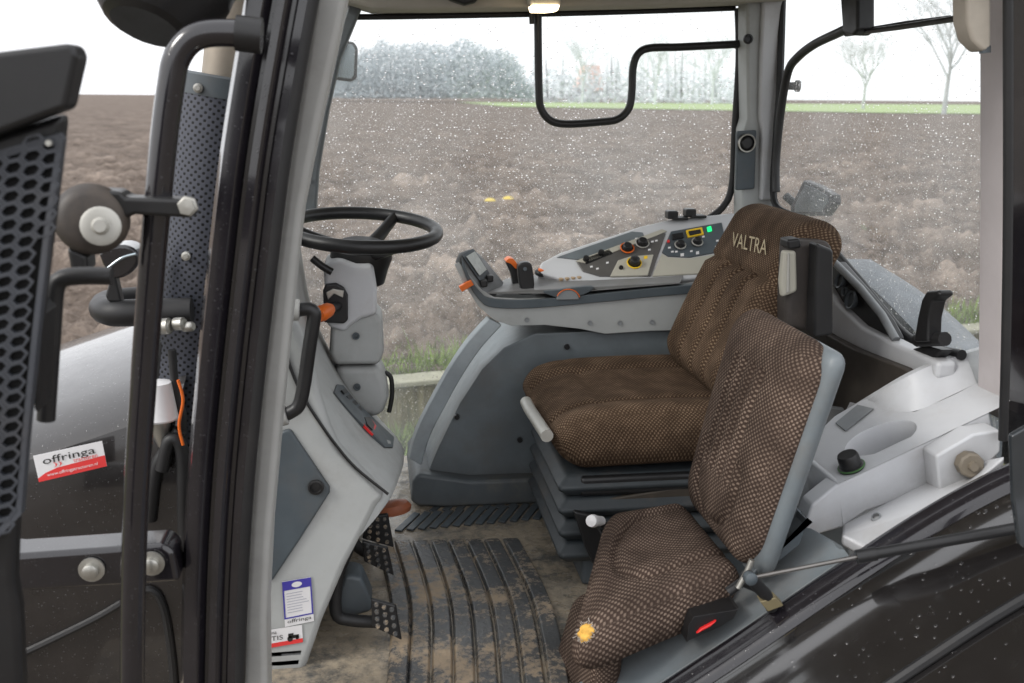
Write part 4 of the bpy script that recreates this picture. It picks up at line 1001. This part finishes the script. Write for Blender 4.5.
m.loft([[p+V((0, 0, .013)), p+V((0, 0, -.013)), p+V((0, .03, -.013)), p+V((0, .03, .013))] for p in pth]); m.build('console_band', M['slate'], ac, bevel=.004)
# top deck (dark tray) and rear panel block
def A3(a, b, y): return P(a, b, Y=y)
MB().prism([A3(487, 294, 2.80), A3(560, 294, 2.80), A3(680, 284, 2.80), A3(690, 262, 3.0), A3(600, 268, 3.0), A3(535, 276, 3.0), A3(505, 280, 3.0)], (0, 0, .004)).build('control_deck', plain('grey_deck', (.20, .20, .20), .4), ac, bevel=.003)
tm = thing('display_terminal', 'small grey display terminal with a pale screen on the front end of the armrest console', 'display', P(478, 290, Y=2.80))
MB().prism([A3(455, 262, 2.80), A3(459, 253, 2.82), A3(470, 249, 2.86), A3(478, 253, 2.90), A3(497, 276, 2.90), A3(494, 284, 2.86), A3(484, 294, 2.80)], V((.02, .0, -.02))).build('terminal_body', M['mid'], tm, bevel=.006)
scq = [A3(462.5, 260, 2.825), A3(471, 255, 2.862), A3(482, 272, 2.862), A3(475, 278, 2.825)]
scq = [p+V((.010, -.010, .012)) for p in scq]
fr = [lerp(sum(scq, V())/4, p, 1.35) for p in scq]
MB().prism([p+V((-.003, .003, -.003)) for p in fr], V((.006, 0, -.006))).build('terminal_bezel', M['slate'], tm, bevel=.002)
MB().prism(scq, V((.003, 0, -.003))).build('terminal_screen', M['lcd'], tm)
m = MB()
for i in range(2): m.box(A3(482+i*6, 284-i*5, 2.82+i*.03)+V((.004, -.01, .004)), (.020, .022, .020))
m.build('terminal_button', M['black'], tm, bevel=.004)
MB().prism([A3(459, 287, 2.785), A3(471, 280, 2.785), A3(474, 285, 2.785), A3(462, 292, 2.785)], (0, .02, 0)).build('orange_marker', M['orange'], tm, bevel=.002)
js = thing('joystick', 'taller black joystick with rounded head in front on the armrest console', 'joystick', A3(526, 293, 2.84), 'levers on the armrest console')
MB().lathe(A3(526, 293, 2.84), (-.05, 0, 1), [(0, .026), (.006, .028), (.012, .022), (.018, .022), (.022, .016)], 20).build('lever_boot', M['rubber'], js)
MB().prism(px([(518, 268), (522, 263), (530, 263), (533, 270), (534, 290), (522, 291)], 2.82, 3), (0, .035, 0)).build('lever_grip', M['black'], js, bevel=.008, seg=3)
MB().lathe(A3(525, 269, 2.817), (0, -1, .1), [(0, .006), (.003, .005), (.003, 0)], 12).build('lever_button', M['slate'], js)
js = thing('joystick', 'smaller black lever with an orange top behind the joystick on the armrest console', 'joystick', A3(517, 287, 2.90), 'levers on the armrest console')
MB().prism(px([(506, 262), (512, 260), (519, 270), (520, 287), (514, 287), (511, 274)], 2.89, 3), (0, .03, 0)).build('lever_grip', M['black'], js, bevel=.007, seg=3)
MB().prism(px([(506, 262), (509, 258.5), (514, 259.5), (518, 266), (516, 269), (511, 264)], 2.882, 3), (0, .045, 0)).build('lever_top', M['orange'], js, bevel=.005)
# thumbwheel recess and small buttons
MB().prism(px([(543, 292), (556, 290), (580, 287), (594, 287), (588, 293), (575, 297), (558, 298)], 2.792, 3), (0, .02, 0)).build('wheel_recess', M['slate'], ac, bevel=.004)
wc2 = A3(568, 300, 2.790)
MB().prism([wc2+V((cos(t)*.034, 0, sin(t)*.031)) for t in [pi*k/16 for k in range(17)]], (0, .02, 0)).build('thumb_wheel', M['mid'], ac, bevel=.003)
MB().tube([wc2+V((cos(t)*.035, -.001, sin(t)*.032)) for t in [.25+k*.25 for k in range(11)]], .0016, 6).build('wheel_rim', M['orange'], ac)
m = MB()
for a, b in ((561, 280), (567, 279.5), (573, 279), (579, 278.5)): m.lathe(A3(a, b, 2.88), (0, -.3, 1), [(0, .007), (.006, .007), (.007, 0)], 10)
m.build('deck_button', plain('tan_button', (.42, .30, .18), .5), ac)
MB().lathe(A3(541, 274, 2.92), (.1, -.3, 1), [(0, .020), (.008, .020), (.014, .014), (.014, 0)], 18).build('deck_knob', M['black'], ac)
MB().lathe(A3(541, 272.5, 2.915), (.1, -.3, 1), [(.003, .011), (.011, .010), (.013, 0)], 14).build('knob_cap', M['orange'], ac)
for a, b in ((527, 320), (590, 323), (620, 323), (652, 322)): MB().lathe(A3(a, b, NYa-.001), (0, -1, 0), [(-.002, .007), (.002, .007), (.001, .0)], 12).build('console_screw', M['mid'], ac)
# sloping control panel: plane through its lower (near) and upper (far) edge
pa, pb_, pc_ = A3(580, 280, 2.87), A3(700, 272, 2.87), A3(640, 224, 3.03)
pn = (pb_-pa).cross(pc_-pa).normalized()
if pn.dot(CAM-pa) < 0: pn = -pn
def K(a, b, h=0): return P(a, b, pl=(pa+pn*h, pn))
def panel(name, pts, h, m, parent, th=.012, bevel=.003): return MB().prism([K(a, b, h) for a, b in pts], -pn*th).build(name, m, parent, bevel=bevel)
panel('panel_body', [(538, 272), (541, 262), (560, 252), (640, 226), (670, 219), (735, 212), (735, 274), (660, 282), (600, 283), (560, 280)], 0, M['white'], ac, th=.10, bevel=.008)
panel('panel_tray', [(556, 257), (632, 231), (643, 232), (645, 237), (582, 260)], .003, M['slate2'], ac)
panel('panel_left_face', [(577, 262), (660, 231), (666, 233), (651, 276), (600, 276), (583, 271)], .004, plain('panel_slate', (.11, .105, .10), .4), ac)
panel('panel_left_cream', [(610, 276), (618, 260), (630, 256), (654, 254), (648, 275)], .0075, M['beige'], ac)
panel('panel_rim', [(576, 261), (580, 259), (662, 229), (667, 231), (655, 236), (585, 263)], .006, M['beige'], ac, th=.005, bevel=.001)
panel('panel_right_face', [(671, 231), (722, 222), (728, 250), (690, 257), (668, 256), (662, 252)], .004, M['slate'], ac)
panel('panel_right_cream', [(662, 253), (668, 257), (690, 258), (726, 252), (726, 272), (652, 276)], .0045, M['beige'], ac)
def dial(a, b, r, ring, parent=ac, h=.018):
    o = K(a, b, .004); dl = MB().lathe(o, pn, [(0, r*1.2), (.004, r*1.2), (.005, r), (h, r*.85), (h+.002, r*.7), (h+.002, 0)], 20).build('dial', M['black'], parent)
    e1 = pn.orthogonal().normalized(); e2 = pn.cross(e1)
    MB().tube([o+pn*.006+(e1*cos(t)+e2*sin(t))*r*1.25 for t in [2*pi*k/20 for k in range(21)]], .0022, 6, False).build('dial_ring', ring, dl)
dial(634, 264, .017, M['yellow'], h=.024); dial(627, 249, .016, M['orange']); dial(642, 244, .016, M['alu'])
dial(680, 246, .013, M['alu']); dial(697, 243, .013, M['alu'])
MB().lathe(K(621, 268, .008), pn, [(0, .007), (.006, .006), (.006, 0)], 12).build('panel_button', M['black'], ac)
m = MB()
for a, b in ((586, 260), (601, 254)):
    m.lathe(K(a, b, .004), pn, [(0, .010), (.012, .009), (.013, 0)], 14)
m.build('panel_knob', M['black'], ac)
panel('panel_switch_row', [(582, 259), (609, 249), (613, 253), (586, 264)], .006, M['black'], ac, th=.005, bevel=.001)
panel('yellow_frame', [(686, 230), (702, 227), (704, 234), (688, 237)], .009, M['yellow'], ac, th=.006, bevel=.001)
panel('rocker_switch', [(688.5, 231), (700.5, 229), (701.5, 232.5), (690, 235)], .013, M['black'], ac, th=.008, bevel=.001)
panel('rocker_switch', [(672, 234), (683, 232), (684, 237), (673, 239)], .010, M['black'], ac, th=.006, bevel=.001)
panel('green_indicator', [(707, 227), (711, 226), (712, 230.5), (708, 231.5)], .008, M['green'], ac, th=.003, bevel=0)
panel('indicator', [(667, 240), (669.5, 239.6), (669.8, 242), (667.4, 242.4)], .008, M['redink'], ac, th=.003, bevel=0)
panel('white_mark', [(680.5, 253.5), (684, 253), (684, 256), (680.5, 256.5)], .0055, M['paper'], ac, th=.0004, bevel=0)
panel('white_mark', [(696, 251.5), (699, 251), (699.3, 254), (696, 254.4)], .0055, M['paper'], ac, th=.0004, bevel=0)
panel('yellow_mark', [(644, 256), (647.5, 255.5), (647.5, 258.5), (644, 259)], .0085, M['yellow'], ac, th=.0004, bevel=0)
for a, b in ((590, 266), (596, 268), (606, 262), (618, 246), (635, 238), (651, 241), (648, 249), (655, 240), (675, 251), (690, 250.5), (702, 236), (716, 240), (715, 246), (668, 247), (671, 251)):
    panel('white_mark', [(a, b), (a+2.6, b-.5), (a+2.8, b+1.2), (a+.2, b+1.7)], .0056, M['paper'], ac, th=.0004, bevel=0)
for a, b, lab in ((671, 218, 0), (689, 216, 0)):
    o = K(a, b, .0); pn2 = V((0, -.3, 1)).normalized()
    sw2 = MB().box(o+pn2*.012, (.034, .04, .026)).build('toggle_switch', M['black'], ac, bevel=.005)
    MB().box(o+V((.025, 0, .0)), (.05, .05, .008)).build('toggle_base', M['rubber'], sw2, bevel=.002)
plate('console_support', [(586, 330), (690, 326), (700, 346), (588, 346)], 2.84, .14, M['black'], ac, bevel=.006)
plate('support_clip', [(619, 333), (624, 333), (623, 343), (619, 343)], 2.835, .01, M['beige'], ac, bevel=.001)

# torn foam patch on the passenger cushion
bpy.context.view_layer.update()
dg = bpy.context.evaluated_depsgraph_get()
def hit(a, b):
    d = ray(a, b).normalized(); mw = pcu.matrix_world; inv = mw.inverted()
    ok, loc, nn, _ = pcu.ray_cast(inv @ CAM, (inv.to_3x3() @ d).normalized())
    return (mw @ loc, (mw.to_3x3() @ nn).normalized()) if ok else (None, None)
c, cn = hit(585, 632)
if c is not None:
    e1 = cn.orthogonal().normalized(); e2 = cn.cross(e1); rings = []
    rr = random.Random(3); lob = [rr.uniform(.75, 1.2) for _ in range(20)]
    def drape(p, h):
        ok, loc, nn, _ = pcu.closest_point_on_mesh(pcu.matrix_world.inverted() @ p)
        return pcu.matrix_world @ loc + nn*h
    for k, h in ((1.15, -.001), (1.0, .002), (.75, .005), (.45, .004), (.1, .006)):
        rings.append([drape(c + (e1*cos(t)+e2*sin(t))*(.017*k*lob[i]), h+rr.uniform(-.001, .001)) for i, t in enumerate([2*pi*i/20 for i in range(20)])])
    MB().loft(rings).build('exposed_foam', M['foam'], ps, label='orange yellow foam showing through a tear')
    m = MB(); rr = random.Random(5)
    for i in range(46):
        t = 2*pi*i/46; p = drape(c + (e1*cos(t)+e2*sin(t))*(.020+rr.uniform(-.003, .003)), .001)
        q_ = p + (e1*cos(t+rr.uniform(-.8, .8))+e2*sin(t+rr.uniform(-.8, .8)))*rr.uniform(-.009, .007) + cn*rr.uniform(.001, .006)
        m.tube([p, q_], .0008, 4)
    m.build('frayed_thread', plain('pale_thread', (.5, .45, .40), .9), ps)

# ---- stickers
def sticker(name, q, label):
    t = thing(name, label, 'sticker', sum(q, V())/4)
    MB().prism(q, V((0, .001, 0))).build('backing', M['paper'], t)
    return t
q = [p for p in px([(33, 456), (102, 441), (107, 466), (39, 482)], HY-.046)]
st = sticker('dealer_sticker', q, 'white and red dealer sticker with black lettering on the dark hood')
m = MB(); ql = lifted(q, .0008)
pts = [bil(ql, .0, .86), bil(ql, .12, .72), bil(ql, .3, .62), bil(ql, .55, .60), bil(ql, .8, .58), bil(ql, 1, .56), bil(ql, 1, 1), bil(ql, 0, 1)]
m.face(pts); m.build('red_band', M['redink'], st, smooth=False)
m = MB(); textmesh(m, 'offringa', sub(q, .12, .12, .88, .48), lift=.0018); m.build('lettering', M['ink'], st, smooth=False, recalc=False, weld=0)
m = MB(); textmesh(m, 'tractoren', sub(q, .55, .44, .90, .56), lift=.002); textmesh(m, '))', sub(q, .26, .40, .38, .58), lift=.002); m.build('lettering', M['redink'], st, smooth=False, recalc=False, weld=0)
m = MB(); textmesh(m, 'www.offringatractoren.nl', sub(q, .14, .74, .88, .90), lift=.0022); m.build('lettering', M['paper'], st, smooth=False, recalc=False, weld=0)
q = px([(282, 582), (311, 577), (314, 621), (285, 627)], 1.953)
st = sticker('inspection_sticker', q, 'blue and white inspection sticker on the grey dash side panel')
ql = lifted(q, .0008); m = MB()
m.face(sub(ql, 0, 0, 1, .20)); m.face(sub(ql, 0, .20, .05, .80)); m.face(sub(ql, .95, .20, 1, .80)); m.face(sub(ql, 0, .80, 1, .83)); m.build('blue_frame', M['blue'], st, smooth=False)
m = MB(); l2 = lifted(q, .0016); m.face([bil(l2, .5+.18*cos(2*pi*k/20), .10+.06*sin(2*pi*k/20)) for k in range(20)]); m.build('oval_badge', M['paper'], st, smooth=False)
m = MB()
for i in range(8): m.face(sub(ql, .12, .27+i*.06, random.uniform(.5, .88), .285+i*.06))
m.build('print_line', M['inkgrey'], st, smooth=False)
m = MB(); textmesh(m, 'offringa', sub(q, .10, .85, .92, .95), lift=.0016); m.build('lettering', M['ink'], st, smooth=False, recalc=False, weld=0)
q = px([(258, 632), (302, 625), (303, 642), (258, 650)], 1.953)
st = sticker('tractor_sticker', q, 'white sticker with a red strip and a small tractor picture below the blue sticker')
m = MB(); m.face(sub(lifted(q, .0008), 0, .76, 1, 1)); m.build('red_band', M['redink'], st, smooth=False)
m = MB(); l2 = lifted(q, .0016)
for cx_, r in ((.72, .14), (.88, .09)): m.face([bil(l2, cx_+r*.45*cos(2*pi*k/14), .66+r*sin(2*pi*k/14)*1.2) for k in range(14)])
m.face(sub(l2, .68, .36, .80, .62)); m.face(sub(l2, .78, .48, .92, .66)); textmesh(m, 'TIS', sub(q, .30, .36, .56, .62), lift=.0016); textmesh(m, 'ma', sub(q, .30, .12, .42, .26), lift=.0016)
m.build('print', M['ink'], st, smooth=False, recalc=False, weld=0)

# ================================================================== LIGHT, WORLD, CAMERA
EL, AZ = radians(36.6), radians(-111)
w = bpy.data.worlds.new('World'); sc.world = w; w.use_nodes = True; nt = w.node_tree
bg = nt.nodes['Background']; sky = nt.nodes.new('ShaderNodeTexSky'); sky.sky_type = 'NISHITA'; sky.sun_disc = False
sky.sun_elevation = EL; sky.sun_rotation = AZ; sky.dust_density = 4; sky.air_density = 1.0
mx = nt.nodes.new('ShaderNodeMix'); mx.data_type = 'RGBA'; mx.inputs[0].default_value = .93
nt.links.new(sky.outputs[0], mx.inputs[6]); mx.inputs[7].default_value = (9.4, 9.5, 9.8, 1)
nt.links.new(mx.outputs[2], bg.inputs[0]); bg.inputs[1].default_value = .162
sd = bpy.data.lights.new('sun', 'SUN'); sd.energy = 1.8; sd.angle = radians(16); sd.color = (1, .97, .92)
so = bpy.data.objects.new('sun', sd); col.objects.link(so)
so.rotation_euler = V((.78, .30, -.62)).to_track_quat('-Z', 'Y').to_euler(); so.location = (0, -5, 12)
cd = bpy.data.cameras.new('camera'); cam = bpy.data.objects.new('camera', cd); col.objects.link(cam)
from mathutils import Matrix
mt = Matrix((rt, up, -fw)).transposed().to_4x4(); mt.translation = CAM; cam.matrix_world = mt
cd.sensor_width = 36; cd.lens = F*36/1024; cd.clip_start = .05; cd.clip_end = 3000
cd.dof.use_dof = True; cd.dof.focus_distance = 2.45; cd.dof.aperture_fstop = 5.0
sc.camera = cam
sc.view_settings.view_transform = 'Standard'; sc.view_settings.look = 'None'; sc.view_settings.exposure = 0
sc.render.engine = 'CYCLES'
sc.cycles.use_denoising = True
sc.cycles.max_bounces = 10; sc.cycles.transparent_max_bounces = 16; sc.cycles.caustics_refractive = False; sc.cycles.caustics_reflective = False
